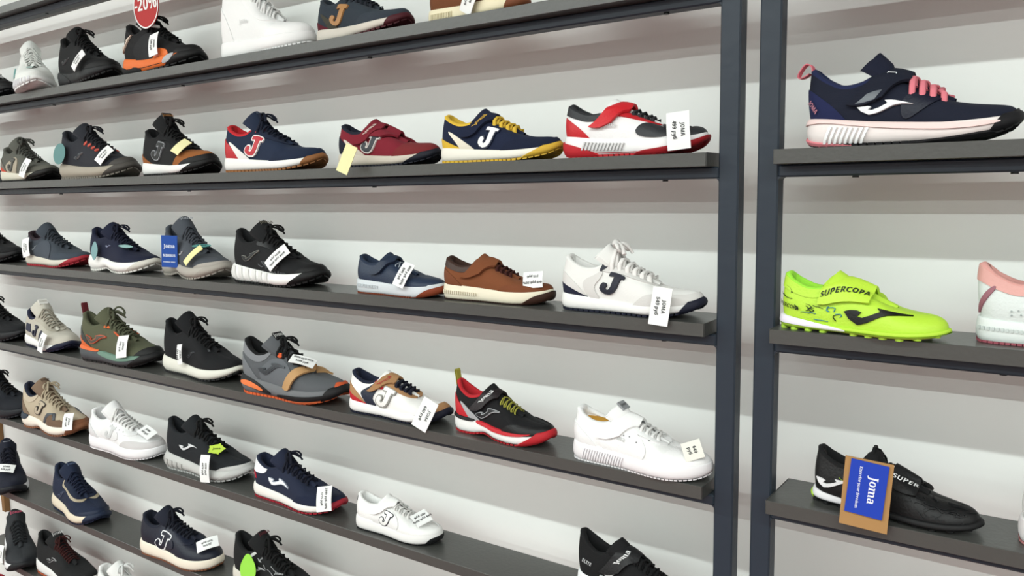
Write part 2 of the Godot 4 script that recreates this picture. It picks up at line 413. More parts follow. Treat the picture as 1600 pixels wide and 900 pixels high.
func shoe(called: String, label: String, pose: Array, d: Dictionary) -> Node3D:
	# pose: X, row, Z, yaw (toe outwards), length, height of the upper
	var L: float = pose[4]
	var hs: float = pose[5]
	var rim: Array = RIM[d.get("rim", "low")]
	var sole: Array = SOLE[d.get("sole", "jog")]
	var boot: bool = d.get("sole", "jog") == "boot"
	var lug: float = {"boot": 0.0, "court": 0.006, "jog": 0.013}.get(d.get("sole", "jog"), 0.012)
	var wide: float = d.get("wide", 1.0)
	var root := thing(called, label, d.get("cat", "shoe"), Vector3(pose[0], ROWS[pose[1]] + 0.0004, pose[2]), -deg_to_rad(pose[3]), "shoes on the display shelves")
	var body: String = d.get("body", "mesh")
	# --- surfaces
	var U := Hull.new(); U.nt = NT; U.ns = NS
	var M := Hull.new(); M.nt = NT; M.ns = 8
	var outs := []
	for i in NT + 1:
		var t := float(i) / NT
		var o: Array = keyed(OUTLINE, t)
		var o1: Array = keyed(OUTLINE, maxf(t - 0.01, 0.0)); var o2: Array = keyed(OUTLINE, minf(t + 0.01, 1.0))
		var out := Vector3(-(o2[1] - o1[1]), 0, o2[0] - o1[0]).normalized()
		if i == 0: out = Vector3(-1, 0, 0)
		if i == NT: out = Vector3(1, 0, 0)
		var sl: Array = keyed(sole, t)
		var top: float = sl[0] + lug; var bot: float = sl[1] + lug
		var c := Vector3(o[0], 0, o[1] * wide)
		outs.append([c, out, top, bot])
		# midsole wall
		var bulge: float = d.get("bulge", 0.006)
		for j in 9:
			var s := j / 8.0
			var w: float = [-0.018, -0.004, bulge * 0.7, bulge, bulge * 0.9, bulge * 0.5, 0.0, -0.004, -0.02][j]
			if d.get("flare", 0.0) and t < 0.3: w += d.flare * (1.0 - t / 0.3) * (1.0 - s)
			var y: float = lerpf(bot, top, [0.0, 0.06, 0.25, 0.42, 0.6, 0.78, 0.92, 0.99, 1.0][j])
			var q := c + out * w
			M.p.append(Vector3(q.x - 0.5, y, maxf(q.z, 0.0) if i > 0 and i < NT else 0.0) * L)
		# upper
		var r: Array = keyed(rim, t)
		var p0 := Vector3(c.x, top - 0.012, c.z) - out * (0.012 if t > 0.1 else 0.016)
		if i == 0 or i == NT: p0.z = 0.0
		var p3 := Vector3(r[0], r[1] * hs + (top - 0.11) * 0.5, r[2] * wide)
		var k: float = clampf(r[3], 0.0, 1.0)
		var h := p3.y - p0.y
		var hz := Vector3(p0.x - p3.x, 0, p0.z - p3.z)
		var p1 := p0 + Vector3.UP * h * lerpf(0.4, 0.62, k) + out * lerpf(0.02, 0.008, k)
		var p2 := (p3 - Vector3.UP * h * 0.36 + out * 0.016).lerp(p3 + hz * 0.52 + Vector3.UP * 0.006, k)
		for j in NS + 1:
			var s := float(j) / NS
			var a := 1.0 - s
			var q := p0 * a * a * a + p1 * 3 * a * a * s + p2 * 3 * a * s * s + p3 * s * s * s
			if i == 0 or i == NT: q.z = 0.0
			U.p.append(Vector3(q.x - 0.5, q.y, maxf(q.z, 0.0)) * L)
	U.normals(); M.normals()
	# --- upper
	var acc := Acc.new()
	for side in [1.0, -1.0]:
		for i in NT:
			for j in NS:
				var q := [i * (NS + 1) + j, (i + 1) * (NS + 1) + j, (i + 1) * (NS + 1) + j + 1, i * (NS + 1) + j + 1]
				var v := []; var nn := []
				for e in q:
					v.append(U.p[e] * Vector3(1, 1, side)); nn.append(U.n[e] * Vector3(1, 1, side))
				acc.quad(v[0], v[1], v[2], v[3], nn[0], nn[1], nn[2], nn[3])
	put("upper", acc, mat(d.up, body), root)
	# --- lining: the padded roll of the collar and the inside of the shoe
	acc = Acc.new()
	var floor_y: float = (outs[10][2] + d.get("inside", 0.02)) * L
	var last := int(NT * 0.5)
	for side in [1.0, -1.0]:
		var rows := []
		for i in last + 1:
			var e := U.p[i * (NS + 1) + NS]
			var o: Vector3 = outs[i][1]
			if i > NT * 0.12: o = o.lerp(Vector3(0, 0, 1), 0.8).normalized()
			var pad: float = d.get("pad", 0.042) * L
			var r := []
			r.append(e + o * 0.002 * L - Vector3.UP * 0.012 * L)
			r.append(e + o * 0.003 * L + Vector3.UP * 0.004 * L)
			r.append(e - o * pad * 0.45 + Vector3.UP * 0.014 * L)
			r.append(e - o * pad + Vector3.UP * 0.0 * L)
			var low := Vector3(e.x, lerpf(e.y, floor_y, 0.5), e.z) - o * pad * 0.9
			r.append(low)
			r.append(Vector3(e.x, floor_y, e.z) - o * pad * 0.5)
			r.append(Vector3(e.x + 0.03 * L if i < 4 else e.x, floor_y, 0.0))
			for k in r.size():
				r[k].z = maxf(r[k].z, 0.0) * side
				if i == 0: r[k].z = 0.0
			rows.append(r)
		acc.sheet(rows, side < 0)
	put("lining", acc, mat(d.get("lin", d.up), "mesh"), root)
	acc = Acc.new()
	for i in range(2, last):
		var a := U.p[i * (NS + 1) + NS]; var b := U.p[(i + 1) * (NS + 1) + NS]
		a = Vector3(a.x, floor_y + 0.002, a.z * 0.94); b = Vector3(b.x, floor_y + 0.002, b.z * 0.94)
		acc.flat(a, b, b * Vector3(1, 1, -1), a * Vector3(1, 1, -1), Vector3.UP)
	put("insole", acc, mat(d.get("insole", d.get("lin", d.up)), "suede"), root)
	# --- midsole
	acc = Acc.new()
	for side in [1.0, -1.0]:
		for i in NT:
			for j in 8:
				var q := [i * 9 + j, (i + 1) * 9 + j, (i + 1) * 9 + j + 1, i * 9 + j + 1]
				var v := []; var nn := []
				for e in q:
					v.append(M.p[e] * Vector3(1, 1, side)); nn.append(M.n[e] * Vector3(1, 1, side))
				acc.quad(v[0], v[1], v[2], v[3], nn[0], nn[1], nn[2], nn[3])
	for i in NT:
		for j in [0, 8]:
			var a := M.p[i * 9 + j]; var b := M.p[(i + 1) * 9 + j]
			acc.flat(a, b, b * Vector3(1, 1, -1), a * Vector3(1, 1, -1), Vector3.UP if j else Vector3.DOWN)
	put("midsole", acc, mat(d.mid, "foam"), root)
	# --- outsole
	acc = Acc.new()
	if boot:
		for k in 11:
			for side in [1.0, -1.0]:
				var t := 0.05 + 0.088 * k
				if k == 4: continue
				var b := M.at(t, 0.0, 0, side)
				var c := Vector3(b.x, 0, b.z * 0.9)
				acc.tube([c + Vector3.UP * (b.y + 0.004), c + Vector3.UP * (b.y * 0.25 + maxf(0, t - 0.8) * 0.06 * L * 4), c + Vector3.UP * (maxf(0, t - 0.8) * 0.055 * L * 4)], 0.024 * L, 8)
		for i in NT:
			for side in [1.0, -1.0]:
				var t := float(i) / NT; var t2 := float(i + 1) / NT
				acc.quad(M.at(t, 0, 0.002, side), M.at(t2, 0, 0.002, side), M.at(t2, 0.3, 0.002, side), M.at(t, 0.3, 0.002, side), M.normal(t, 0, side), M.normal(t2, 0, side), M.normal(t2, 0.3, side), M.normal(t, 0.3, side))
	else:
		var teeth: int = d.get("teeth", 40 if d.get("sole", "jog") == "court" else 26)
		for k in teeth:
			var ta := (k + 0.12) / teeth; var tb := (k + 0.88) / teeth
			for side in [1.0, -1.0]:
				var ring := []
				for t in [ta, (ta + tb) / 2, tb]:
					var b := M.at(t, 0.14, 0.0012, side)
					var base_ := M.at(t, 0.0, 0.0, side)
					var dn := Vector3.UP * lug * L
					ring.append([b, Vector3(b.x, base_.y, b.z * 0.985) - dn, Vector3(base_.x * 0.9, base_.y, base_.z * 0.55) - dn, Vector3(base_.x * 0.9, base_.y, base_.z * 0.55)])
				for e in 2:
					for j in 3:
						acc.flat(ring[e][j], ring[e + 1][j], ring[e + 1][j + 1], ring[e][j + 1], [Vector3(0, 0, side), Vector3.DOWN, Vector3(0, 0, -side)][j] + ([outs[int(ta * NT)][1] * Vector3(1, 1, side), Vector3.ZERO, Vector3.ZERO][j]))
				for e in [0, 2]:
					acc.flat(ring[e][0], ring[e][1], ring[e][2], ring[e][3], (ring[e][1] - ring[1][1]))
		for i in NT:
			for side in [1.0, -1.0]:
				var t := float(i) / NT; var t2 := float(i + 1) / NT
				var hgt: float = d.get("skirt", 0.1)
				acc.quad(M.at(t, 0, 0.0006, side), M.at(t2, 0, 0.0006, side), M.at(t2, hgt, 0.0009, side), M.at(t, hgt, 0.0009, side), M.normal(t, 0, side), M.normal(t2, 0, side), M.normal(t2, hgt, side), M.normal(t, hgt, side))
			var a := M.p[i * 9] - Vector3.UP * 0.0008; var b := M.p[(i + 1) * 9] - Vector3.UP * 0.0008
			acc.flat(a, b, b * Vector3(1, 1, -1), a * Vector3(1, 1, -1), Vector3.DOWN)
	put("outsole", acc, mat(d.get("out", d.mid), "rubber"), root)
	# --- tongue
	var tn: String = d.get("tng", d.up)
	var tip: Array = d.get("tip", [0.305, 0.455])
	var mid_rim: Array = keyed(rim, 0.50)
	var low_rim: Array = keyed(rim, 0.76)
	var lift: float = (outs[20][2] - 0.11) * 0.5
	var ridge := [[0.0, low_rim[0] + 0.02, low_rim[1] * hs - 0.014 + lift, 0.034], [0.45, mid_rim[0] + 0.02, mid_rim[1] * hs - 0.004 + lift, 0.062], [0.72, lerpf(mid_rim[0], tip[0], 0.55) + 0.012, lerpf(mid_rim[1], tip[1], 0.55) * hs + lift, 0.09], [0.9, lerpf(mid_rim[0], tip[0], 0.9), lerpf(mid_rim[1], tip[1], 0.93) * hs + lift, 0.096], [1.0, tip[0], tip[1] * hs + lift, 0.082]]
	var strip := func(over: float) -> Array:
		var rows := []
		for i in 15:
			var u: float = [0.0, 0.1, 0.2, 0.3, 0.4, 0.5, 0.6, 0.68, 0.76, 0.83, 0.89, 0.94, 0.97, 0.99, 1.0][i]
			var k: Array = keyed(ridge, u)
			var r := []
			for j in 9:
				var a := (j - 4) / 4.0
				var puff := over * (1.0 - 0.45 * a * a) * (1.0 if over < 0.0 or u < 0.5 else lerpf(1.0, 1.7, (u - 0.5) * 2.0))
				if u > 0.93: puff *= sqrt(maxf(0.0, 1.0 - pow((u - 0.93) / 0.072, 2.0)))
				r.append(Vector3(k[0] - 0.5 - (0.012 + 0.03 * u) * a * a - (0.4 * puff if u > 0.6 else 0.0) * -1.0, k[1] - (0.03 + 0.035 * u) * a * a + puff, a * k[2]) * L)
			rows.append(r)
		return rows
	acc = Acc.new()
	var thick: float = d.get("tongue_thick", 0.02)
	var top_rows: Array = strip.call(thick); var low_rows: Array = strip.call(-0.006)
	for r in low_rows.size():
		for j in 9:
			low_rows[r][j].x -= 0.02 * L * r / 14.0
	acc.sheet(top_rows, false); acc.sheet(low_rows, true)
	for i in 14:
		for j in [0, 8]:
			acc.flat(top_rows[i][j], top_rows[i + 1][j], low_rows[i + 1][j], low_rows[i][j], Vector3(0, 0, j - 4))
	for j in 8:
		acc.flat(top_rows[14][j], top_rows[14][j + 1], low_rows[14][j + 1], low_rows[14][j], Vector3(-1, 1, 0))
	var tongue := put("tongue", acc, mat(tn, d.get("tng_kind", "mesh")), root)
	var crest := func(u: float, z: float, up: float) -> Vector3:
		var k: Array = keyed(ridge, u)
		var a: float = z / maxf(k[2], 0.01)
		var puff: float = thick * (1.0 - 0.45 * a * a) * (1.0 if u < 0.5 else lerpf(1.0, 1.7, (u - 0.5) * 2.0))
		return Vector3(k[0] - 0.5 - (0.012 + 0.03 * u) * a * a + (0.4 * puff if u > 0.6 else 0.0), k[1] - (0.03 + 0.035 * u) * a * a + puff + up, z) * L
	if d.has("tongue_word"):
		# [word, colour, height]: lettering on the tongue's top, read from the toe
		var w: Array = d.tongue_word
		acc = Acc.new()
		var o: Vector3 = crest.call(0.84, 0.0, 0.003); var fw: Vector3 = (crest.call(0.92, 0.0, 0.0) - crest.call(0.76, 0.0, 0.0)).normalized()
		if w.size() > 3:
			var lab := Acc.new()
			var zz := Vector3(0, 0, 1) * 0.042 * L; var ff: Vector3 = fw * 0.034 * L; var nu: Vector3 = Vector3(0, 0, 1).cross(fw).normalized()
			if nu.y < 0: nu = -nu
			lab.flat(o - zz - ff, o + zz - ff, o + zz + ff, o - zz + ff, nu)
			for e in [[-zz - ff, zz - ff], [zz - ff, zz + ff], [zz + ff, -zz + ff], [-zz + ff, -zz - ff]]:
				lab.flat(o + e[0], o + e[1], o + e[1] - nu * 0.014 * L, o + e[0] - nu * 0.014 * L, e[0] + e[1])
			put("tongue_label", lab, mat(w[3], "leather"), tongue)
		print_on(acc, w[0], o + Vector3(0.4, 0.9, 0).normalized() * 0.0012, Vector3(0, 0, -1), fw, w[2] * L, true)
		put("lettering", acc, mat(w[1], "ink"), tongue)
	# --- overlays sewn or glued on: [preset or polygon, colour, kind, surface, name]
	var layer := 0
	for pn in d.get("panels", []):
		layer += 1
		var poly := rounded(PANEL[pn[0]] if pn[0] is String else pn[0], pn[6] if pn.size() > 6 else 2)
		var on: Hull = M if pn.size() > 3 and pn[3] == "M" else U
		var nm: String = pn[4] if pn.size() > 4 else {"heel": "heel_counter", "heel_low": "heel_counter", "heel_high": "heel_collar", "heel_bar": "heel_stripe", "toe": "toe_cap", "toe_low": "toe_guard", "toe_over": "toe_overlay", "mudguard": "mudguard", "eyestay": "eyestay", "eyestay_wide": "eyestay", "quarter": "quarter_panel", "window": "quarter_panel", "collar": "collar_panel", "foxing": "foxing", "bumper": "toe_bumper", "bumper_long": "toe_bumper", "low_half": "sole_layer", "low_front": "sole_layer", "low_heel": "heel_insert", "wave": "sole_stripe"}.get(pn[0] if pn[0] is String else "", "overlay")
		var joined := false
		for q in poly:
			joined = joined or q.x <= 0.0 or q.x >= 1.0
		for sides in ([[1.0, -1.0]] if joined else [[1.0], [-1.0]]):
			acc = Acc.new()
			on.cover(acc, poly, 0.0011 + 0.00032 * layer + 0.0006 * (pn[5] if pn.size() > 5 else 0), sides)
			put(nm, acc, mat(pn[1], pn[2] if pn.size() > 2 else "suede"), root)
	# --- emblem: [shape, colour, edge colour or "", t, s, size, tilt]
	for em in d.get("logo", []):
		var ch := U.chart(em[3], em[4])
		var shape: Array = LETTER_J if em[0] == "J" else WING
		var mid := Vector2(0.52, 0.5) if em[0] == "J" else Vector2(0.5, 0.11)
		var size: float = em[5] * L
		var tilt: float = deg_to_rad(em[6] if em.size() > 6 else 0.0)
		var flat_poly := PackedVector2Array()
		for q in shape:
			var v := Vector2(q[0], q[1]) - mid
			if em[0] == "J": v.x += v.y * 0.18
			flat_poly.append(v.rotated(tilt) * size)
		var lay := func(pl: PackedVector2Array, off: float, col: String, nm: String, par: Node3D) -> Node3D:
			var a2 := Acc.new()
			var ts := PackedVector2Array()
			for v in pl:
				ts.append(Vector2(em[3], em[4]) + ch[0] * v.x + ch[1] * v.y)
			U.cover(a2, ts, off, [1.0])
			return put(nm, a2, mat(col, "gloss" if d.get("shiny", false) else "leather"), par)
		if em[2] != "":
			var big: Array = Geometry2D.offset_polygon(flat_poly, size * (0.07 if em[0] == "J" else 0.022), Geometry2D.JOIN_ROUND)
			if Geometry2D.is_polygon_clockwise(flat_poly):
				big = Geometry2D.offset_polygon(flat_poly, size * (0.07 if em[0] == "J" else 0.022), Geometry2D.JOIN_ROUND)
			var edge: Node3D = lay.call(big[0], 0.0016 + 0.00032 * layer, em[2], "emblem_edge", root)
			lay.call(flat_poly, 0.0024 + 0.00032 * layer, em[1], "emblem", edge)
		else:
			lay.call(flat_poly, 0.0018 + 0.00032 * layer, em[1], "emblem", root)
	# --- words on the side: [text, colour, t, s, height, tilt, serif]
	for w in d.get("words", []):
		var on2: Hull = M if w.size() > 7 and w[7] == "M" else U
		var ch := on2.chart(w[2], w[3])
		acc = Acc.new()
		var g := glyphs(w[0], w[6] if w.size() > 6 else false)
		for i in range(0, g.size(), 3):
			var pts := []; var nn := []
			for k in 3:
				var v: Vector2 = g[i + k].rotated(deg_to_rad(w[5] if w.size() > 5 else 0.0)) * w[4] * L
				var ts: Vector2 = Vector2(w[2], w[3]) + ch[0] * v.x + ch[1] * v.y
				pts.append(on2.at(ts.x, ts.y, 0.002 + 0.00032 * layer, 1.0)); nn.append(on2.normal(ts.x, ts.y, 1.0))
			acc.tri(pts[0], pts[1], pts[2], nn[0], nn[1], nn[2])
		put("lettering", acc, mat(w[1], "ink"), root)
	# --- raised ribs on the midsole: [t0, t1, s0, s1, count, colour, slant]
	for rb in d.get("ribs", []):
		for k in rb[4]:
			acc = Acc.new()
			var ta := lerpf(rb[0], rb[1], float(k) / rb[4]); var wd: float = (rb[1] - rb[0]) / rb[4] * 0.5
			var sl: float = rb[6] if rb.size() > 6 else 0.0
			M.cover(acc, PackedVector2Array([Vector2(ta, rb[2]), Vector2(ta + wd, rb[2]), Vector2(ta + wd + sl, rb[3]), Vector2(ta + sl, rb[3])]), 0.0016 + 0.00032 * layer, [1.0])
			put("rib", acc, mat(rb[5], "foam"), root)
	# --- scribbled print: [colour, count, seed, t0, t1, s0, s1]
	for pr in d.get("prints", []):
		acc = Acc.new()
		var rng := RandomNumberGenerator.new()
		rng.seed = pr[2]
		for k in pr[1]:
			var c := Vector2(rng.randf_range(pr[3], pr[4]), rng.randf_range(pr[5], pr[6]))
			var ang := rng.randf() * TAU
			var wd := rng.randf_range(0.0025, 0.006)
			for q in 4:
				var c2 := c + Vector2(cos(ang), sin(ang) * 2.0) * rng.randf_range(0.012, 0.03)
				var nn := Vector2(-(c2 - c).y * 0.5, (c2 - c).x * 2.0).normalized() * Vector2(wd, wd * 2.0)
				U.cover(acc, PackedVector2Array([c - nn, c2 - nn * 0.6, c2 + nn * 0.6, c + nn]), 0.0012 + 0.00032 * layer, [1.0])
				c = c2; ang += rng.randf_range(-1.1, 1.1); wd *= 0.85
		var pr_o := put("printed_pattern", acc, mat(pr[0], "ink"), root)
		pr_o.set_meta("kind", "stuff")
	# --- punched holes: [colour, [[t, s], ...]]
	if d.has("holes"):
		for q in d.holes[1]:
			acc = Acc.new()
			var nn := U.normal(q[0], q[1], 1.0)
			acc.disc(U.at(q[0], q[1], 0.0014 + 0.00032 * layer, 1.0), nn, 0.0, 0.0055 * L, 10)
			put("eyelet", acc, mat(d.holes[0], "ink"), root)
	# --- laces
	if d.has("lace"):
		acc = Acc.new()
		var rows_n: int = d.get("rows", 6)
		var t0: float = d.get("lace_from", 0.45); var t1 := 0.70
		var rad: float = d.get("lace_r", 0.0125) * L
		var eye := func(k: float, side: float) -> Vector3:
			return U.at(lerpf(t0, t1, k / (rows_n - 1)), d.get("eye_s", 0.88), rad * 0.5 + 0.0003 * layer, side)
		var over := func(k: float, z: float) -> Vector3:
			var t := lerpf(t0, t1, k / (rows_n - 1))
			var e := U.at(t, 1.0, 0.0, 1.0)
			var u := 0.0
			for q in 25:      # the place on the tongue with this x
				if (keyed(ridge, q / 24.0)[0] - 0.5) * L <= e.x:
					u = q / 24.0
					break
			var cc: Vector3 = crest.call(u, z, 0.0)
			return Vector3(e.x, maxf(cc.y, e.y) + rad * 0.9, z * L)
		for k in rows_n:
			for side in [1.0, -1.0]:
				var kk: float = minf(k + (0.75 if side > 0 else 0.45), rows_n - 1)
				acc.tube([eye.call(k, side) - Vector3.UP * rad * 2, eye.call(k, side) + Vector3.UP * rad * 0.8, over.call(lerpf(k, kk, 0.3), 0.03 * side) + Vector3.UP * rad * 0.5 * side, over.call(lerpf(k, kk, 0.6), -0.012 * side) + Vector3.UP * rad * 0.3 * side, over.call(kk, -0.042 * side), U.at(lerpf(t0, t1, kk / (rows_n - 1)), 0.92, rad * 0.2, -side)], rad, 6, 0.55)
		if d.get("bow", true):
			var c: Vector3 = over.call(0.0, 0.0) + Vector3.UP * rad
			acc.tube([c - Vector3(0.012, 0, 0.016) * L, c + Vector3.UP * rad, c + Vector3(0.012, 0, 0.016) * L], rad * 1.5, 6, 0.9)
			var up: float = d.get("bow_up", 0.0)
			for side in [1.0, -1.0]:
				acc.tube(smooth([c, c + Vector3(0.012, 0.012 + up, 0.03 * side) * L, c + Vector3(0.035, 0.008 + up, 0.062 * side) * L, c + Vector3(0.055, -0.018 + up * 0.5, 0.078 * side) * L, c + Vector3(0.055, -0.034, 0.062 * side) * L, c + Vector3(0.035, -0.008, 0.03 * side) * L, c + Vector3(0.01, 0, 0) * L]), rad * 0.85, 6, 0.7)
				acc.tube(smooth([c, c + Vector3(0.035, 0.012, 0.022 * side) * L, c + Vector3(0.07, -0.018, 0.045 * side) * L, c + Vector3(0.09, -0.055, 0.062 * side) * L]), rad * 0.85, 6, 0.7)
		put("laces", acc, mat(d.lace, "lace"), root)
	# --- hook-and-loop straps: [colour, t, width, s low, lettering, ink, kind]
	for sp in d.get("straps", []):
		acc = Acc.new()
		var hw: float = sp[2] / 2.0
		var ribbon := func(off: float) -> Array:
			var rows := []
			for i in 7:
				var e := (i - 3) / 3.0
				var tt: float = sp[1] + hw * e
				var lean: float = d.get("strap_lean", 0.13)
				var r := []
				for j in 25:
					var a := j / 24.0
					var q: Vector3
					if a < 0.4:
						var s := lerpf(sp[3] + 0.05 * e * e, 0.97, a / 0.4)
						q = U.at(tt - lean * (1.0 - a / 0.4), s, off + 0.0012 + 0.00032 * layer, 1.0)
					elif a > 0.62:
						var s := lerpf(0.97, 0.45, (a - 0.62) / 0.38)
						q = U.at(tt, s, off + 0.001, -1.0)
					else:
						var b := (a - 0.4) / 0.22
						var p0 := U.at(tt, 0.97, off + 0.0012 + 0.00032 * layer, 1.0); var p1 := U.at(tt, 0.97, off + 0.0012 + 0.00032 * layer, -1.0)
						q = p0.lerp(p1, b) + Vector3.UP * sin(b * PI) * 0.042 * L
					r.append(q)
				rows.append(r)
			return rows
		var hi: Array = ribbon.call(0.0045); var lo: Array = ribbon.call(0.0)
		acc.sheet(hi, false); acc.sheet(lo, true)
		for i in 6:
			acc.flat(hi[i][0], hi[i + 1][0], lo[i + 1][0], lo[i][0], Vector3(0, -1, 1)); acc.flat(hi[i][24], hi[i + 1][24], lo[i + 1][24], lo[i][24], Vector3(0, -1, -1))
		for j in 24:
			acc.flat(hi[0][j], hi[0][j + 1], lo[0][j + 1], lo[0][j], Vector3(-1, 0.2, 0)); acc.flat(hi[6][j], hi[6][j + 1], lo[6][j + 1], lo[6][j], Vector3(1, 0.2, 0))
		var st := put(sp[9] if sp.size() > 9 else "strap", acc, mat(sp[0], sp[6] if sp.size() > 6 else "leather"), root)
		if sp.size() > 4 and sp[4] != "":
			acc = Acc.new()
			var at_j: float = sp[7] if sp.size() > 7 else 0.4
			var hgt: float = sp[8] if sp.size() > 8 else 0.045
			var jj := int(at_j * 24)
			var o: Vector3 = hi[3][jj]
			var rt: Vector3 = (hi[3][jj + 1] - hi[3][jj - 1]).normalized()
			var fw: Vector3 = (hi[0][jj] - hi[6][jj]).normalized()
			var nu := rt.cross(fw).normalized()
			for q in glyphs_on(hi, sp[4], jj, hgt * L, not d.get("strap_sans", false), d.get("strap_across", false)):
				acc.tri(q[0] + nu * 0.0, q[1], q[2], q[3], q[3], q[3])
			put("lettering", acc, mat(sp[5], "ink"), st)
	# --- pull loop at the heel
	if d.has("loop"):
		acc = Acc.new()
		var e := U.p[NS]
		var way := smooth([e + Vector3(0.012, -0.01, 0) * L, e + Vector3(0.004, 0.03, 0) * L, e + Vector3(-0.03, 0.045, 0) * L, e + Vector3(-0.068, 0.0, 0) * L, e + Vector3(-0.07, -0.03, 0) * L, e + Vector3(-0.04, -0.03, 0) * L, e + Vector3(-0.008, -0.012, 0) * L] if d.get("loop_out", true) else [e + Vector3(0.012, -0.02, 0) * L, e + Vector3(0.0, 0.04, 0) * L, e + Vector3(-0.008, 0.082, 0) * L, e + Vector3(-0.02, 0.09, 0) * L, e + Vector3(-0.03, 0.075, 0) * L, e + Vector3(-0.02, 0.02, 0) * L, e + Vector3(-0.008, -0.05, 0) * L])
		for off in [0.0, 0.006 * L]:
			var rows := []
			for i in way.size():
				var dr: Vector3 = (way[mini(i + 1, way.size() - 1)] - way[maxi(i - 1, 0)]).normalized()
				var q: Vector3 = way[i] + Vector3(0, 0, 1).cross(dr) * off
				rows.append([q - Vector3(0, 0, 0.026) * L, q, q + Vector3(0, 0, 0.026) * L])
			acc.sheet(rows, off == 0.0)
		for i in way.size() - 1:
			for z in [-0.026, 0.026]:
				var d0: Vector3 = (way[mini(i + 1, way.size() - 1)] - way[maxi(i - 1, 0)]).normalized(); var d1: Vector3 = (way[mini(i + 2, way.size() - 1)] - way[i]).normalized()
				var q0: Vector3 = way[i] + Vector3(0, 0, z) * L; var q1: Vector3 = way[i + 1] + Vector3(0, 0, z) * L
				acc.flat(q0, q1, q1 + Vector3(0, 0, 1).cross(d1) * 0.006 * L, q0 + Vector3(0, 0, 1).cross(d0) * 0.006 * L, Vector3(0, 0, z))
		put("pull_loop", acc, mat(d.loop, "lace"), root)
	# --- tags: {t, s, side, w, h, ang, col, lines, ink, lift, face, dt, ds}
	for tg in d.get("tags", []):
		hang_tag(root, U, tg, L)
	for f in d.get("extra", []):
		f.call(root, U, M, L)
	return root

func glyphs_on(rows: Array, s: String, jj: int, size: float, serif: bool, across: bool) -> Array:
	# lettering bent over a ribbon of rows (across) and columns (along); reads along the ribbon seen from the toe side
	var out := []
	var lens := [0.0]
	for j in 24:
		lens.append(lens[-1] + rows[3][j].distance_to(rows[3][j + 1]))
	var wid: float = rows[0][jj].distance_to(rows[6][jj])
	var where := func(v: Vector2) -> Array:
		if across: v = Vector2(v.y, -v.x)
		var l: float = clampf(lens[jj] + v.x, 0.0, lens[24] - 0.0001)
		var j := 0
		while j < 23 and lens[j + 1] < l:
			j += 1
		var u: float = (l - lens[j]) / maxf(lens[j + 1] - lens[j], 1e-6)
		var x := clampf(3.0 - v.y / wid * 6.0, 0.0, 5.999)
		var i := int(x); var w := x - i
		var a: Vector3 = rows[i][j].lerp(rows[i][j + 1], u); var b: Vector3 = rows[i + 1][j].lerp(rows[i + 1][j + 1], u)
		var n: Vector3 = (rows[i][j + 1] - rows[i][j]).cross(rows[i][j] - rows[i + 1][j]).normalized()
		return [a.lerp(b, w) + n * 0.0012, n]
	var g := glyphs(s, serif)
	for i in range(0, g.size(), 3):
		var a: Array = where.call(g[i] * size); var b: Array = where.call(g[i + 1] * size); var c: Array = where.call(g[i + 2] * size)
		out.append([a[0], b[0], c[0], a[1]])
	return out

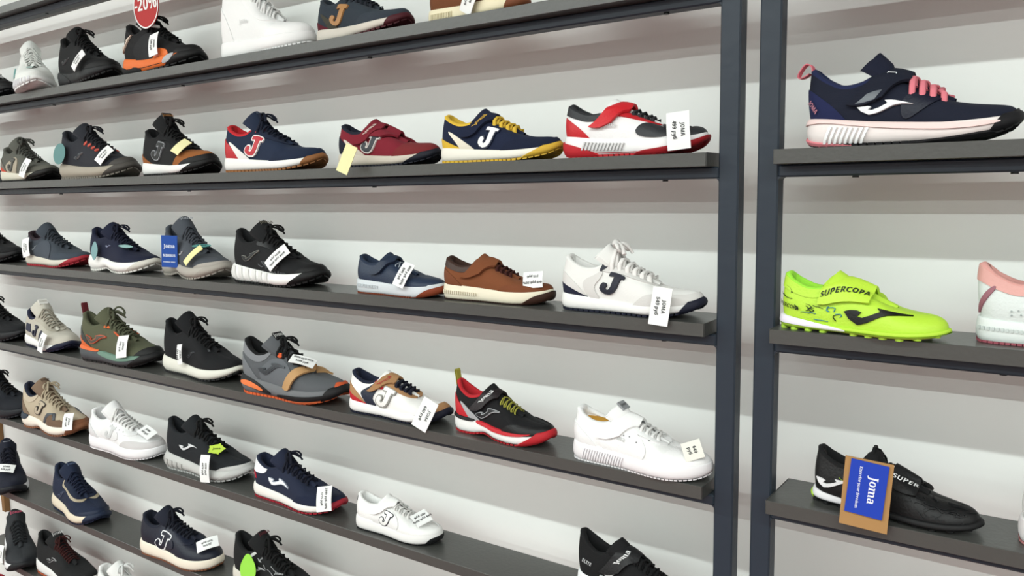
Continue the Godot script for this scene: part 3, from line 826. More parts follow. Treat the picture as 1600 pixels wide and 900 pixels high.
func hang_tag(root: Node3D, U: Hull, tg: Dictionary, L: float) -> Node3D:
	var w: float = tg.get("w", 0.029); var h: float = tg.get("h", 0.056)
	var side: float = tg.get("side", 1.0)
	var s0 := U.at(tg.t, tg.s, 0, side)
	var n := U.normal(tg.t, tg.s, side).lerp(tg.get("face", Vector3(0.15, 0.2, 1.0)), tg.get("mix", 0.6)).normalized()
	var up := (Vector3.UP - n * n.y).normalized().rotated(n, deg_to_rad(tg.get("ang", 0.0)))
	var rt := up.cross(n)
	var c: Vector3 = s0 + n * tg.get("lift", 0.01) + up * tg.get("dv", 0.0) * h + rt * tg.get("dh", 0.0) * w
	var th := 0.0006
	var acc := Acc.new()
	var card := func(o: float) -> Array:
		var rows := []
		for i in 7:
			var v := i / 6.0 - 0.5
			var bend: float = tg.get("bend", 0.06) * h * (v * v * 4.0)
			rows.append([c + up * v * h - rt * w * 0.5 + n * (o - bend), c + up * v * h + n * (o - bend), c + up * v * h + rt * w * 0.5 + n * (o - bend)])
		return rows
	if tg.get("shape", "card") == "card":
		var f: Array = card.call(th); var b: Array = card.call(-th)
		acc.sheet(f, (f[1][0] - f[0][0]).cross(f[0][1] - f[0][0]).dot(n) < 0)
		acc.sheet(b, (b[1][0] - b[0][0]).cross(b[0][1] - b[0][0]).dot(n) > 0)
		for i in 6:
			for j in [0, 2]:
				acc.flat(f[i][j], f[i + 1][j], b[i + 1][j], b[i][j], rt * (j - 1))
		for e in [0, 6]:
			acc.flat(f[e][0], f[e][2], b[e][2], b[e][0], up * (e - 3))
	else:
		# leaf or disc with pointed ends
		var ring := []
		for k in 49:
			var a := TAU * k / 48
			var rr: float = 1.0
			if tg.shape == "turtle": rr = 1.0 + 0.28 * maxf(0.0, cos(a * 5.0) - 0.55) / 0.45
			if tg.shape == "leaf": rr = 1.0 + 0.3 * pow(absf(cos(a)), 8.0)
			ring.append(rt * cos(a) * w * 0.5 * rr + up * sin(a) * h * 0.5 * rr)
		for k in 48:
			acc.tri(c + n * th, c + ring[k] + n * th, c + ring[k + 1] + n * th, n, n, n)
			acc.tri(c - n * th, c + ring[k] - n * th, c + ring[k + 1] - n * th, -n, -n, -n)
			acc.flat(c + ring[k] + n * th, c + ring[k + 1] + n * th, c + ring[k + 1] - n * th, c + ring[k] - n * th, ring[k])
	var o := put(tg.get("name", "price_tag"), acc, mat(tg.get("col", "f2f3f2"), "paper"), root)
	var ink := Acc.new()
	var rot := deg_to_rad(tg.get("text_ang", 90.0))
	var r2 := rt * cos(rot) + up * sin(rot); var u2 := -rt * sin(rot) + up * cos(rot)
	var lines: Array = tg.get("lines", [])
	for k in lines.size():
		print_on(ink, lines[k][0], c + n * (th + 0.0005) + u2 * lines[k][1] + r2 * (lines[k][3] if lines[k].size() > 3 else 0.0), r2, u2, lines[k][2], lines[k][4] if lines[k].size() > 4 else false)
	if lines.size():
		put("print", ink, mat(tg.get("ink", "26282b"), "ink"), o)
	if tg.get("string", false):
		var st := Acc.new()
		var q := U.at(tg.t - 0.06, minf(tg.s + 0.3, 0.95), 0.002, side)
		var top: Vector3 = c + up * h * 0.46 - n * tg.get("bend", 0.06) * h * 0.9
		st.tube([top, top.lerp(q, 0.5) + n * 0.004 - Vector3.UP * 0.003, q], 0.0006, 5)
		put("tag_string", st, mat(tg.get("string_col", "d8dad8"), "ink"), o)
	return o

# ---------------------------------------------------------------- the place
func look() -> void:
	var cam := Camera3D.new()
	cam.name = "camera"
	add_child(cam)
	cam.transform = Transform3D(Basis.from_euler(Vector3(-0.11709, 0.6176, -0.01494), EULER_ORDER_YXZ), Vector3(0.4188, 0.19686, 1.15881))
	cam.fov = rad_to_deg(2.0 * atan(450.0 / 1271.89))
	cam.near = 0.02; cam.far = 60.0
	cam.current = true
	var we := WorldEnvironment.new()
	we.name = "surroundings"
	var e := Environment.new()
	e.background_mode = Environment.BG_COLOR
	e.background_color = Color(0.0, 0.0, 0.0)
	e.ambient_light_source = Environment.AMBIENT_SOURCE_DISABLED
	e.tonemap_mode = Environment.TONE_MAPPER_LINEAR
	e.tonemap_exposure = 1.0
	e.sdfgi_enabled = true; e.ssao_enabled = true; e.ssil_enabled = true
	we.environment = e
	add_child(we)

const LAMP_ENERGY := 3.02
const LAMP_COLOR := Color(0.958, 1.0, 0.985)

func lamps() -> void:
	# three rows of ceiling tubes, parallel to the display wall
	var glow := StandardMaterial3D.new()
	glow.resource_name = "lamp_diffuser"
	glow.albedo_color = Color(0.95, 0.95, 0.95)
	glow.emission_enabled = true; glow.emission = LAMP_COLOR; glow.emission_energy_multiplier = 1.5
	var body := mat("e8e8e6", "metal")
	for r in 3:
		for k in 7:
			var at := Vector3(-5.6 + 1.56 * k, CEIL_Y, [2.0, 4.1, 6.2][r])
			var o := thing("ceiling_lamp", "white linear ceiling lamp with a frosted diffuser", "lamp", at, 0.0, "linear lamps on the ceiling")
			var a := Acc.new()
			a.box(Vector3(-0.75, -0.05, -0.045), Vector3(0.75, 0.0, 0.045), 0.006)
			put("housing", a, body, o)
			a = Acc.new()
			a.box(Vector3(-0.74, -0.058, -0.036), Vector3(0.74, -0.05, 0.036), 0.002)
			put("diffuser", a, glow, o)
			var l := AreaLight3D.new()
			l.name = "lamp_light"
			l.area_size = Vector2(1.48, 0.07)
			l.light_energy = LAMP_ENERGY * [1.0, 1.2, 1.2][r]
			l.light_color = LAMP_COLOR
			l.area_range = 14.0
			l.shadow_enabled = true
			l.position = Vector3(0, -0.062, 0)
			l.rotation.x = -PI / 2
			o.add_child(l)

func slab(called: String, lo: Vector3, hi: Vector3, m: Material) -> void:
	var a := Acc.new()
	a.box(lo, hi)
	structure(called, a, m)

func room() -> void:
	var paint := mat("f1f2ef", "paint")
	paint.roughness = 0.55
	paint.normal_enabled = true; paint.normal_texture = tex.soft; paint.uv1_triplanar = true; paint.uv1_scale = Vector3.ONE * 9.0; paint.normal_scale = 0.05
	var fl := mat("9c6e6e", "floor")
	fl.roughness = 0.45
	slab("wall_back", Vector3(-6.6, FLOOR_Y - 0.1, Z_WALL - 0.12), Vector3(5.0, CEIL_Y + 0.1, Z_WALL), paint)
	slab("wall_front", Vector3(-6.6, FLOOR_Y - 0.1, 8.6), Vector3(5.0, CEIL_Y + 0.1, 8.72), paint)
	slab("wall_left", Vector3(-6.72, FLOOR_Y - 0.1, Z_WALL - 0.12), Vector3(-6.6, CEIL_Y + 0.1, 8.72), paint)
	slab("wall_right", Vector3(5.0, FLOOR_Y - 0.1, Z_WALL - 0.12), Vector3(5.12, CEIL_Y + 0.1, 8.72), paint)
	slab("ceiling", Vector3(-6.6, CEIL_Y, Z_WALL), Vector3(5.0, CEIL_Y + 0.1, 8.6), paint)
	slab("floor", Vector3(-6.6, FLOOR_Y - 0.1, Z_WALL), Vector3(5.0, FLOOR_Y, 8.6), fl)

const PW := 0.0302
const PD := 0.0268
const X2 := 0.0272
const BOARD := 0.0205
const RAIL := 0.0172
const LEFT_END := -2.72
const RIGHT_END := 0.98

func frame(called: String, label: String, posts: Array, x0: float, x1: float, levels: Array) -> void:
	var steel := mat("37424e", "metal")
	var o := thing(called, label, "rack")
	for x in posts:
		var a := Acc.new()
		a.box(Vector3(x, FLOOR_Y, -PD), Vector3(x + PW, 1.2, 0.0), 0.0022)
		put("post", a, steel, o)
	var sc := mat("17191c", "gloss")
	for y in levels:
		var a := Acc.new()
		a.box(Vector3(x0, y - BOARD - RAIL, -PD), Vector3(x1, y - BOARD, 0.0), 0.0022)
		var rl := put("rail", a, steel, o)
		# weld fillets in the corners under the rail
		for e in [[x0, 1.0], [x1, -1.0]]:
			a = Acc.new()
			var c := Vector3(e[0] - 0.001 * e[1], y - BOARD - RAIL + 0.001, 0)
			var arc := []
			for k in 6:
				var g := k / 5.0 * PI / 2
				arc.append(c + Vector3(e[1] * 0.008 * (1.0 - sin(g)), -0.008 * (1.0 - cos(g)), 0))
			for k in 5:
				a.tri(c + Vector3(0, 0, -0.001), arc[k] + Vector3(0, 0, -0.001), arc[k + 1] + Vector3(0, 0, -0.001), Vector3.BACK, Vector3.BACK, Vector3.BACK)
				a.flat(arc[k] + Vector3(0, 0, -0.001), arc[k + 1] + Vector3(0, 0, -0.001), arc[k + 1] + Vector3(0, 0, -PD + 0.001), arc[k] + Vector3(0, 0, -PD + 0.001), Vector3(e[1], -1, 0))
			put("weld", a, steel, rl)
		# screws that hold the board from below
		for k in 5:
			var x := lerpf(x0 + 0.1, x1 - 0.09, k / 4.0)
			a = Acc.new()
			a.tube([Vector3(x, y - BOARD - RAIL - 0.0025, -PD * 0.5), Vector3(x, y - BOARD - RAIL, -PD * 0.5), Vector3(x, y - BOARD - RAIL + 0.002, -PD * 0.5)], 0.0045, 10)
			put("screw", a, sc, rl)

func boards() -> void:
	var top := mat("555653", "board")
	top.roughness = 0.33; top.metallic_specular = 0.55
	top.normal_enabled = true; top.normal_texture = tex.grain; top.uv1_triplanar = true; top.uv1_scale = Vector3.ONE * 6.0; top.normal_scale = 0.06
	var edge := top
	var where := {"Z": "topmost shelf board, above all the shoes", "A": "board under the white high-top and the red discount disc", "B": "board under the navy shoe with yellow laces and its row", "C": "board under the plain brown strap shoe and its row", "D": "board under the olive trail shoe and its row", "E": "board under the navy shoe with a red sole edge", "F": "board under the navy court shoe with cream sole", "G": "board under the black running shoe with red laces", "H": "lowest board of the long shelf unit"}
	for y in ROWS:
		board("long dark grey laminate " + where[y], LEFT_END + 0.002, -0.0374, ROWS[y], top, edge)
	for y in [["A", "above the navy strap shoe with pink laces"], ["B", "under the navy strap shoe with pink laces"], ["C", "under the neon yellow football boot"], ["D", "under the black boot with the blue tag"], ["E", "lowest of the short shelf unit"]]:
		board("short dark grey laminate shelf board " + y[1], X2 + PW + 0.0011, RIGHT_END - 0.002, ROWS[y[0]], top, edge)

func board(label: String, x0: float, x1: float, y: float, top: Material, edge: Material) -> void:
	var o := thing("shelf_board", label, "shelf board", Vector3((x0 + x1) / 2, y - BOARD + 0.0004, 0))
	var h := (x1 - x0) / 2 - 0.0005
	var a := Acc.new()
	a.box(Vector3(-h + 0.0008, 0, Z_BACK), Vector3(h - 0.0008, BOARD - 0.0004, Z_FRONT - 0.0008), 0.0006)
	put("panel", a, top, o)
	a = Acc.new()
	a.box(Vector3(-h + 0.0005, 0.0002, Z_FRONT - 0.0008), Vector3(h - 0.0005, BOARD - 0.0004, Z_FRONT), 0.0003)
	put("edge_band", a, edge, o)
	for s in [-1.0, 1.0]:
		a = Acc.new()
		a.box(Vector3(s * h - 0.0004, 0.0002, Z_BACK + 0.001), Vector3(s * h + 0.0004, BOARD - 0.0002, Z_FRONT - 0.001), 0.0002)
		put("edge_band", a, edge, o)

func tag(t: float, s: float, more := {}) -> Dictionary:
	var r := {"t": t, "s": s, "lift": 0.012, "lines": [["JOMA", 0.0045, 0.0055], ["549 руб", -0.0055, 0.0055]], "text_ang": -90.0}
	r.merge(more, true)
	return r

func sale(a: String, b: String) -> Array:
	return [[a, 0.005, 0.005], [b, -0.005, 0.005]]

func shoes() -> void:
	# ------------------------------------------------------------ row A
	shoe("sneaker", "black shoe at the end of the board beside a white shoe with a teal tag", [-2.40, "A", -0.024, 4, 0.292, 1.05], {"up": "17191d", "mid": "1a1c20", "sole": "run", "rim": "run", "lace": "e6e6e4", "bow": false, "panels": [["toe", "101114", "rubber"]]})
	shoe("sneaker", "white running shoe facing out with a teal tag, beside two black shoes", [-2.115, "A", -0.02, 22, 0.285, 1.15], {"up": "eceeea", "mid": "eff0ee", "sole": "run", "rim": "run", "lace": "eceeea", "bow": false, "wide": 1.1, "tongue_thick": 0.026,
		"tags": [{"t": 0.22, "s": 0.45, "w": 0.025, "h": 0.035, "shape": "leaf", "ang": 60, "col": "6fa7a2", "name": "hang_tag", "lift": 0.008}, {"t": 0.8, "s": 0.85, "w": 0.018, "h": 0.01, "shape": "leaf", "col": "7fb3ab", "name": "hang_tag", "lift": 0.004, "mix": 0.2}], "ribs": [[0.6, 0.98, 0.05, 0.75, 13, "e2e3e6"]]})
	shoe("sneaker", "all-black running shoe with a slanted white price tag beside the orange shoe", [-1.81, "A", -0.024, 6, 0.295, 1.14], {"up": "15181b", "mid": "1d2023", "out": "0e0f10", "sole": "run", "rim": "run", "lace": "111214", "panels": [["wave", "24282b", "foam", "M"], ["toe_low", "0f1012", "rubber"]], "logo": [["W", "15181b", "85878a", 0.3, 0.42, 0.14, 10]],
		"tags": [tag(0.72, 0.3, {"ang": -38, "lift": 0.014, "w": 0.026})]})
	shoe("trail_shoe", "black trail shoe on bright orange sole under the red discount disc", [-1.462, "A", -0.027, 1, 0.294, 1.06], {"up": "1a1b1e", "mid": "ec7a1c", "out": "1c1d20", "sole": "run", "rim": "run", "lace": "101113", "teeth": 16, "skirt": 0.3, "bulge": 0.012,
		"panels": [[[[0.22, 0.0], [0.8, 0.0], [0.78, 0.32], [0.6, 0.26], [0.4, 0.12]], "ec7a1c", "leather"], ["toe", "141517", "rubber"], ["bumper_long", "1a1b1d", "rubber", "M"], [[[0.0, 0.2], [0.1, 0.45], [0.2, 0.2], [0.3, 0.42], [0.42, 0.1], [0.0, 0.0]], "2a2b2d", "rubber", "M", "heel_insert"], [[[0.74, 0.2], [0.84, 0.3], [0.86, 0.9], [0.8, 0.75]], "b9bbbd", "rubber", "M", "sole_insert"], ["quarter", "2b2d30", "mesh"]],
		"logo": [["W", "d9c6b6", "", 0.16, 0.62, 0.22, 38]], "tags": [tag(0.66, 0.34, {"ang": 12, "lift": 0.014, "h": 0.058, "w": 0.03})]})
	shoe("high_top", "white leather high-top shoe beside a slate shoe with a tan letter", [-1.066, "A", -0.028, 2, 0.288, 1.0], {"up": "f0f1f0", "mid": "f2f2f1", "sole": "court", "rim": "high", "body": "leather", "lace": "e4e4e2", "rows": 6, "tip": [0.3, 0.62], "bow": false, "panels": [["toe_over", "f3f3f2", "leather"], ["heel", "f1f1f0", "leather"], ["eyestay_wide", "f4f4f3", "leather"]], "words": [["Joma", "dcdddc", 0.4, 0.3, 0.03, 0, true]]})
	shoe("sneaker", "slate blue shoe with tan letter and burgundy sole beside the high-top", [-0.775, "A", -0.03, 6.5, 0.263, 0.97], {"up": "38424c", "mid": "d6cfc4", "out": "5a1a28", "sole": "jog", "body": "suede", "lace": "2a2f3a", "panels": [["heel_low", "6a2030"], ["heel_bar", "4f4d42"], ["bumper", "5a1a28", "rubber", "M"], ["toe_low", "5a1a28", "rubber"], ["mudguard", "3f4852"]], "logo": [["J", "b98a52", "", 0.37, 0.45, 0.16, -4]]})
	shoe("strap_shoe", "brown shoe with cream sole on the board of the high-top, white tag", [-0.49, "A", -0.03, 6, 0.225, 0.95], {"up": "80502e", "lin": "4a3226", "mid": "f0e6c6", "out": "8a5230", "sole": "court", "body": "suede", "lace": "4c2418", "rows": 4, "bow": false, "straps": [["80502e", 0.45, 0.14, 0.5, "", "", "suede"]], "panels": [["bumper", "8a5230", "rubber", "M"]], "ribs": [[0.12, 0.36, 0.3, 0.55, 14, "e2d8b8"]], "tags": [tag(0.6, 0.0, {"ang": -28, "lift": 0.016, "dv": 0.1, "w": 0.03, "h": 0.05, "lines": sale("599", "549 руб")})]})
	# ------------------------------------------------------------ row B
	shoe("sneaker", "navy shoe at the end of the board beside a grey-olive shoe", [-2.575, "B", -0.026, 0, 0.285, 1.0], {"up": "1c2340", "mid": "d9dbe4", "sole": "run", "lace": "1c2340", "bow": false})
	shoe("sneaker", "grey-olive shoe with letter on a beige panel and red heel patch", [-2.201, "B", -0.028, 2, 0.292, 0.98], {"up": "66675f", "mid": "dcd8c8", "out": "1b1a18", "sole": "jog", "lace": "54554f", "body": "mesh", "panels": [["heel", "857f76"], ["heel_low", "d4583f"], [[[0.28, 0.0], [0.5, 0.0], [0.55, 0.35], [0.48, 0.62], [0.32, 0.62], [0.24, 0.35]], "b5ac9a", "suede"], ["mudguard", "6e6d64"], ["bumper_long", "201e1c", "rubber", "M"]], "logo": [["J", "57564f", "3c3b37", 0.38, 0.36, 0.12, -4]],
		"tags": [tag(0.8, 0.25, {"ang": -16, "lift": 0.014})]})
	shoe("running_shoe", "dark slate running shoe with coral lace loops and round teal tag", [-1.797, "B", -0.026, -4, 0.298, 1.06], {"up": "31343d", "mid": "aea697", "out": "8a847a", "sole": "run", "rim": "run", "bulge": 0.014, "lace": "2a2c33", "panels": [["toe", "55514d", "rubber"], ["bumper_long", "5a5651", "rubber", "M"], [[[0.47, 0.62], [0.5, 0.8], [0.48, 0.86], [0.45, 0.66]], "d4604f", "mesh", "U", "lace_loop"], [[[0.53, 0.6], [0.56, 0.78], [0.54, 0.84], [0.51, 0.64]], "d4604f", "mesh", "U", "lace_loop"], [[[0.59, 0.58], [0.62, 0.76], [0.6, 0.82], [0.57, 0.62]], "d4604f", "mesh", "U", "lace_loop"], [[[0.65, 0.56], [0.68, 0.74], [0.66, 0.8], [0.63, 0.6]], "d4604f", "mesh", "U", "lace_loop"]], "logo": [["W", "31343d", "a5a7aa", 0.4, 0.32, 0.13, 20]],
		"tags": [{"t": 0.16, "s": 0.4, "w": 0.05, "h": 0.058, "shape": "disc", "col": "6a9796", "name": "hang_tag", "lift": 0.012, "string": true}, tag(0.8, 0.5, {"ang": -32, "lift": 0.014, "w": 0.032, "h": 0.052})]})
	shoe("sneaker", "black shoe with tan toe overlay and outlined letter, yellow tag on laces", [-1.42, "B", -0.027, 4.4, 0.294, 1.08], {"up": "16181b", "mid": "efefed", "out": "0f1012", "sole": "jog", "lace": "0e0f11", "tip": [0.29, 0.47], "panels": [["toe_over", "a4672f"], ["heel_low", "a4672f"], ["bumper_long", "0f1012", "rubber", "M"], ["toe_low", "0f1012", "rubber", "U", "toe_guard", 1], ["eyestay", "1b1d20", "suede"]], "logo": [["J", "16181b", "8f9296", 0.38, 0.42, 0.145, -6]], "tongue_word": ["Joma", "c08850", 0.028, "131416"],
		"tags": [tag(0.76, 0.62, {"ang": -28, "col": "efe9b4", "lines": [], "lift": 0.016, "h": 0.045, "w": 0.034, "mix": 0.4})]})
	shoe("sneaker", "navy shoe with red letter, red collar lining and gum toe", [-1.059, "B", -0.026, -5, 0.282, 1.0], {"up": "26354f", "lin": "d2202e", "mid": "f0efec", "out": "a06c3a", "sole": "jog", "body": "suede", "lace": "1a2238", "panels": [["heel", "c92431", "leather"], ["heel_bar", "ecebe8", "leather"], ["bumper", "a06c3a", "rubber", "M"], ["toe_low", "a06c3a", "rubber"], ["eyestay", "243049", "suede"], ["mudguard", "25334c", "suede"]], "logo": [["J", "c92a3c", "f0ecea", 0.42, 0.42, 0.15, -6]], "tongue_word": ["Joma", "7f8aa0", 0.022], "holes": ["d2202e", [[0.44, 0.86]]]})
	shoe("strap_shoe", "burgundy shoe with two straps and a yellow tag hanging below it", [-0.715, "B", -0.027, -2.7, 0.244, 0.95], {"up": "8c2236", "lin": "1d2438", "mid": "cfc7b9", "out": "1c2132", "sole": "jog", "body": "suede", "tip": [0.36, 0.385], "straps": [["8a2135", 0.46, 0.15, 0.45, "Joma", "e8d4cc", "suede", 0.36, 0.036], ["8c2337", 0.63, 0.12, 0.55, "", "", "suede"]], "panels": [["heel", "23293a"], ["heel_bar", "d8cfc2"], ["bumper_long", "1c2132", "rubber", "M"], ["toe_low", "1c2132", "rubber"], ["toe_over", "863034"]], "logo": [["J", "3b4048", "d8d2ce", 0.43, 0.42, 0.15, -6]],
		"tags": [tag(0.36, 0.02, {"ang": -22, "col": "efeab2", "lines": [], "lift": 0.05, "bend": 0.0, "dv": -0.3, "h": 0.056, "w": 0.028, "string": true, "mix": 0.9})]})
	shoe("strap_shoe", "navy shoe with yellow laces, yellow tread and white letter", [-0.443, "B", -0.027, -2.8, 0.244, 0.96], {"up": "1f2b48", "lin": "e6bf22", "mid": "f0ece0", "out": "e0b722", "sole": "jog", "body": "suede", "tip": [0.36, 0.385], "lace": "e8c22c", "rows": 4, "lace_from": 0.54, "lace_r": 0.016, "bow": false, "straps": [["1e2945", 0.46, 0.14, 0.45, "Joma", "e0b83a", "suede", 0.37, 0.036]], "panels": [["heel_low", "e6bf22"], ["heel_bar", "ece6d4", "leather"], ["bumper_long", "e0b722", "rubber", "M"], ["mudguard", "1d2843"]], "logo": [["J", "f0f1f2", "1f2b48", 0.49, 0.36, 0.14, -6]]})
	shoe("strap_shoe", "white and charcoal shoe with red strap and red sole, white price tag", [-0.179, "B", -0.025, -1, 0.240, 0.92], {"up": "efefef", "lin": "35373b", "mid": "f3f3f3", "out": "c91f30", "sole": "run", "body": "leather", "tip": [0.35, 0.385], "skirt": 0.2, "lace": "3a3c40", "rows": 4, "lace_from": 0.57, "bow": false, "straps": [["d81f2e", 0.47, 0.16, 0.42, "", "", "leather"]],
		"panels": [["heel", "d3202e", "leather"], ["collar", "3b3d41", "leather"], [[[0.56, 0.12], [0.8, 0.08], [0.82, 0.4], [0.72, 0.7], [0.62, 0.5]], "3b3d41", "leather"], ["eyestay", "cf2330", "leather"], ["toe", "3d3f43", "leather"], [[[0.76, 0.3], [0.9, 0.5], [0.95, 1.0], [0.78, 1.0]], "38393d", "leather", "U", "toe_overlay"], ["low_heel", "cf2332", "rubber", "M"], [[[0.55, 0.0], [1.0, 0.0], [1.0, 0.45], [0.8, 0.35], [0.6, 0.22]], "b51b2a", "rubber", "M", "sole_layer"]],
		"words": [["Joma", "d2d3d3", 0.4, 0.42, 0.03, 0, true]], "ribs": [[0.2, 0.5, 0.3, 0.6, 12, "dcdcdc", 0.02]], "tags": [tag(0.86, 0.2, {"ang": 6, "lift": 0.016, "h": 0.06, "w": 0.034, "lines": [["JOMA", 0.006, 0.0058], ["499 руб", -0.006, 0.0058]]})]})
	# ------------------------------------------------------------ row C
	shoe("sneaker", "black shoe with a white sole stripe, beside the slate shoe with red tread", [-2.455, "C", -0.014, -4, 0.29, 0.98], {"up": "15161a", "mid": "131418", "sole": "run", "rim": "run", "lace": "101114", "panels": [["wave", "e8e8e8", "foam", "M"], [[[0.55, 0.3], [0.85, 0.4], [0.82, 0.75], [0.6, 0.6]], "ececec", "foam", "M", "sole_stripe"]]})
	shoe("sneaker", "slate shoe with cream midsole and dark red tread, tag at its heel", [-2.07, "C", -0.03, -2, 0.292, 0.92], {"up": "474f59", "lin": "3a2a34", "mid": "d8d3c6", "out": "b3283a", "sole": "jog", "lace": "3d444d", "bow": false, "panels": [["bumper_long", "b3283a", "rubber", "M"], ["toe_low", "b3283a", "rubber"], ["quarter", "535b65", "suede"], ["mudguard", "4b545f", "suede"]], "logo": [["W", "8f959b", "", 0.3, 0.5, 0.1, 30]], "tags": [tag(0.2, 0.45, {"ang": 14, "lift": 0.014, "w": 0.032})]})
	shoe("running_shoe", "navy running shoe on a thick white sole with two teal tags", [-1.698, "C", -0.025, 0.5, 0.291, 0.92], {"up": "18213f", "mid": "f0efeb", "out": "e2e0da", "sole": "arch", "rim": "run", "bulge": 0.014, "lace": "151c36", "panels": [["bumper_long", "d8d4ca", "rubber", "M"]], "logo": [["W", "7f86a0", "", 0.44, 0.5, 0.1, 0]], "words": [["oo", "22252a", 0.06, 0.55, 0.025, 0, false, "M"]],
		"tags": [{"t": 0.28, "s": 0.35, "w": 0.022, "h": 0.05, "shape": "leaf", "ang": 4, "col": "86adb0", "name": "hang_tag", "lift": 0.012, "string": true}, {"t": 0.7, "s": 0.8, "w": 0.03, "h": 0.012, "shape": "leaf", "ang": -10, "col": "9fc6c4", "name": "hang_tag", "lift": 0.012, "mix": 0.3}]})
	shoe("running_shoe", "grey running shoe carrying a bright blue card and a yellow tag", [-1.384, "C", -0.032, 9, 0.29, 1.0], {"up": "555a62", "mid": "b5afa6", "out": "a8a299", "sole": "arch", "rim": "run", "bulge": 0.014, "lace": "4c5058", "tip": [0.29, 0.48], "tongue_word": ["Joma", "b8bcc2", 0.032], "bow": false, "panels": [["toe_low", "b0aaa2", "rubber"], ["bumper_long", "aea89f", "rubber", "M"]], "logo": [["W", "b5b8bc", "", 0.5, 0.35, 0.09, 20]],
		"tags": [{"t": 0.36, "s": 0.42, "w": 0.046, "h": 0.078, "ang": -2, "col": "1d59ae", "name": "hang_tag", "lift": 0.02, "bend": 0.0, "mix": 0.9, "face": Vector3(0.5, 0.0, 0.8), "ink": "eaf2fb", "text_ang": 0.0, "lines": [["Joma", 0.012, 0.009, 0.0, true], ["NIMBUS", -0.01, 0.0065], ["RUNNING SHOES", -0.026, 0.003]]}, {"t": 0.76, "s": 0.5, "w": 0.02, "h": 0.056, "ang": -34, "col": "eee7a8", "lift": 0.016, "mix": 0.5}, {"t": 0.72, "s": 0.95, "w": 0.034, "h": 0.016, "shape": "leaf", "col": "63aaa4", "name": "hang_tag", "lift": 0.016, "mix": 0.2, "ink": "16485a", "text_ang": 0.0, "lines": [["Joma", 0.0, 0.006]]}]})
	shoe("running_shoe", "black running shoe with a stitched zigzag and thick white sole, white tag", [-1.055, "C", -0.022, 2, 0.292, 0.97], {"up": "1a1c1f", "mid": "f1f1ee", "out": "101113", "sole": "run", "rim": "run", "bulge": 0.014, "lace": "0f1012", "tip": [0.3, 0.47], "panels": [["bumper_long", "121315", "rubber", "M"], ["toe", "131416", "rubber"], ["eyestay", "222528", "leather"]], "logo": [["W", "1a1c1f", "83817a", 0.32, 0.45, 0.2, 14]], "tongue_word": ["Joma", "7d776a", 0.034], "ribs": [[0.04, 0.62, 0.2, 0.75, 7, "e3e3e0", -0.03]],
		"prints": [["6c6f73", 9, 4, 0.42, 0.72, 0.06, 0.3]], "tags": [tag(0.68, 0.55, {"ang": -42, "lift": 0.014, "w": 0.03, "h": 0.06, "lines": sale("4399 руб-30%", "3079 руб")})]})
	shoe("strap_shoe", "small navy strap shoe with a white sole and brown toe tread", [-0.682, "C", -0.014, 0, 0.217, 0.9], {"up": "2d3d55", "mid": "d6dce0", "out": "8f4626", "sole": "court", "body": "leather", "tip": [0.36, 0.385], "lace": "aeb6c0", "rows": 3, "lace_from": 0.55, "lace_r": 0.006, "bow": false, "straps": [["2b3a51", 0.46, 0.14, 0.4, "", "", "leather"]], "panels": [["bumper_long", "d6dce0", "rubber", "M"], [[[0.78, 0.0], [1.0, 0.0], [1.0, 0.62], [0.9, 0.55], [0.84, 0.3]], "9a4a26", "rubber", "M", "toe_bumper", 1], ["toe_over", "2f4059", "leather"]], "ribs": [[0.1, 0.36, 0.4, 0.55, 14, "d0d7db"]], "tags": [tag(0.7, 0.5, {"ang": -20, "lift": 0.014, "w": 0.026, "h": 0.05, "lines": sale("999 руб-30%", "699 руб")})]})
	shoe("strap_shoe", "plain brown strap shoe with cream sole, white tag standing at its toe", [-0.456, "C", -0.029, -3.5, 0.226, 0.9], {"up": "8a532f", "lin": "4a3024", "mid": "eee6d0", "out": "3c261c", "sole": "court", "body": "suede", "tip": [0.36, 0.385], "lace": "4c1f18", "rows": 4, "lace_from": 0.58, "bow": false, "straps": [["89522e", 0.47, 0.19, 0.44, "", "", "suede"]], "panels": [["collar", "4b3326", "leather"], ["heel", "855030"], ["mudguard", "865030"], [[[0.78, 0.0], [1.0, 0.0], [1.0, 0.62], [0.9, 0.55], [0.84, 0.3]], "4a2c1e", "rubber", "M", "toe_bumper", 1]], "ribs": [[0.08, 0.4, 0.35, 0.5, 16, "e8e0ca"]],
		"tags": [tag(0.93, 0.9, {"ang": 6, "lift": 0.02, "w": 0.036, "h": 0.03, "text_ang": 180.0, "mix": 0.8, "lines": [["449 руб-30%", 0.005, 0.0042], ["315 руб", -0.006, 0.0042]]})]})
	shoe("sneaker", "white lace-up shoe with a dark navy letter and navy tread", [-0.182, "C", -0.021, -0.7, 0.246, 0.98], {"up": "ecebe8", "mid": "f2f2f0", "out": "20243a", "sole": "jog", "lace": "edeae7", "lace_r": 0.018, "rows": 6, "tip": [0.33, 0.44], "panels": [["heel", "dfddda"], ["heel_low", "2a2d46"], ["eyestay", "dad8d5"], [[[0.26, 0.02], [0.35, 0.0], [0.3, 0.4], [0.4, 0.72], [0.36, 0.86], [0.22, 0.6]], "dcdad7", "suede", "U", "side_stripe"], [[[0.36, 0.8], [0.41, 0.82], [0.45, 1.0], [0.39, 1.0]], "20243a", "leather", "U", "eyelet_patch", 1], ["mudguard", "dddbd8"], ["bumper", "20243a", "rubber", "M"]],
		"logo": [["J", "1b2036", "", 0.44, 0.42, 0.145, -6]], "tongue_word": ["Joma", "2a2d40", 0.02], "tags": [tag(0.79, 0.04, {"ang": -6, "bend": 0.0, "lift": 0.02, "h": 0.058, "w": 0.03})]})
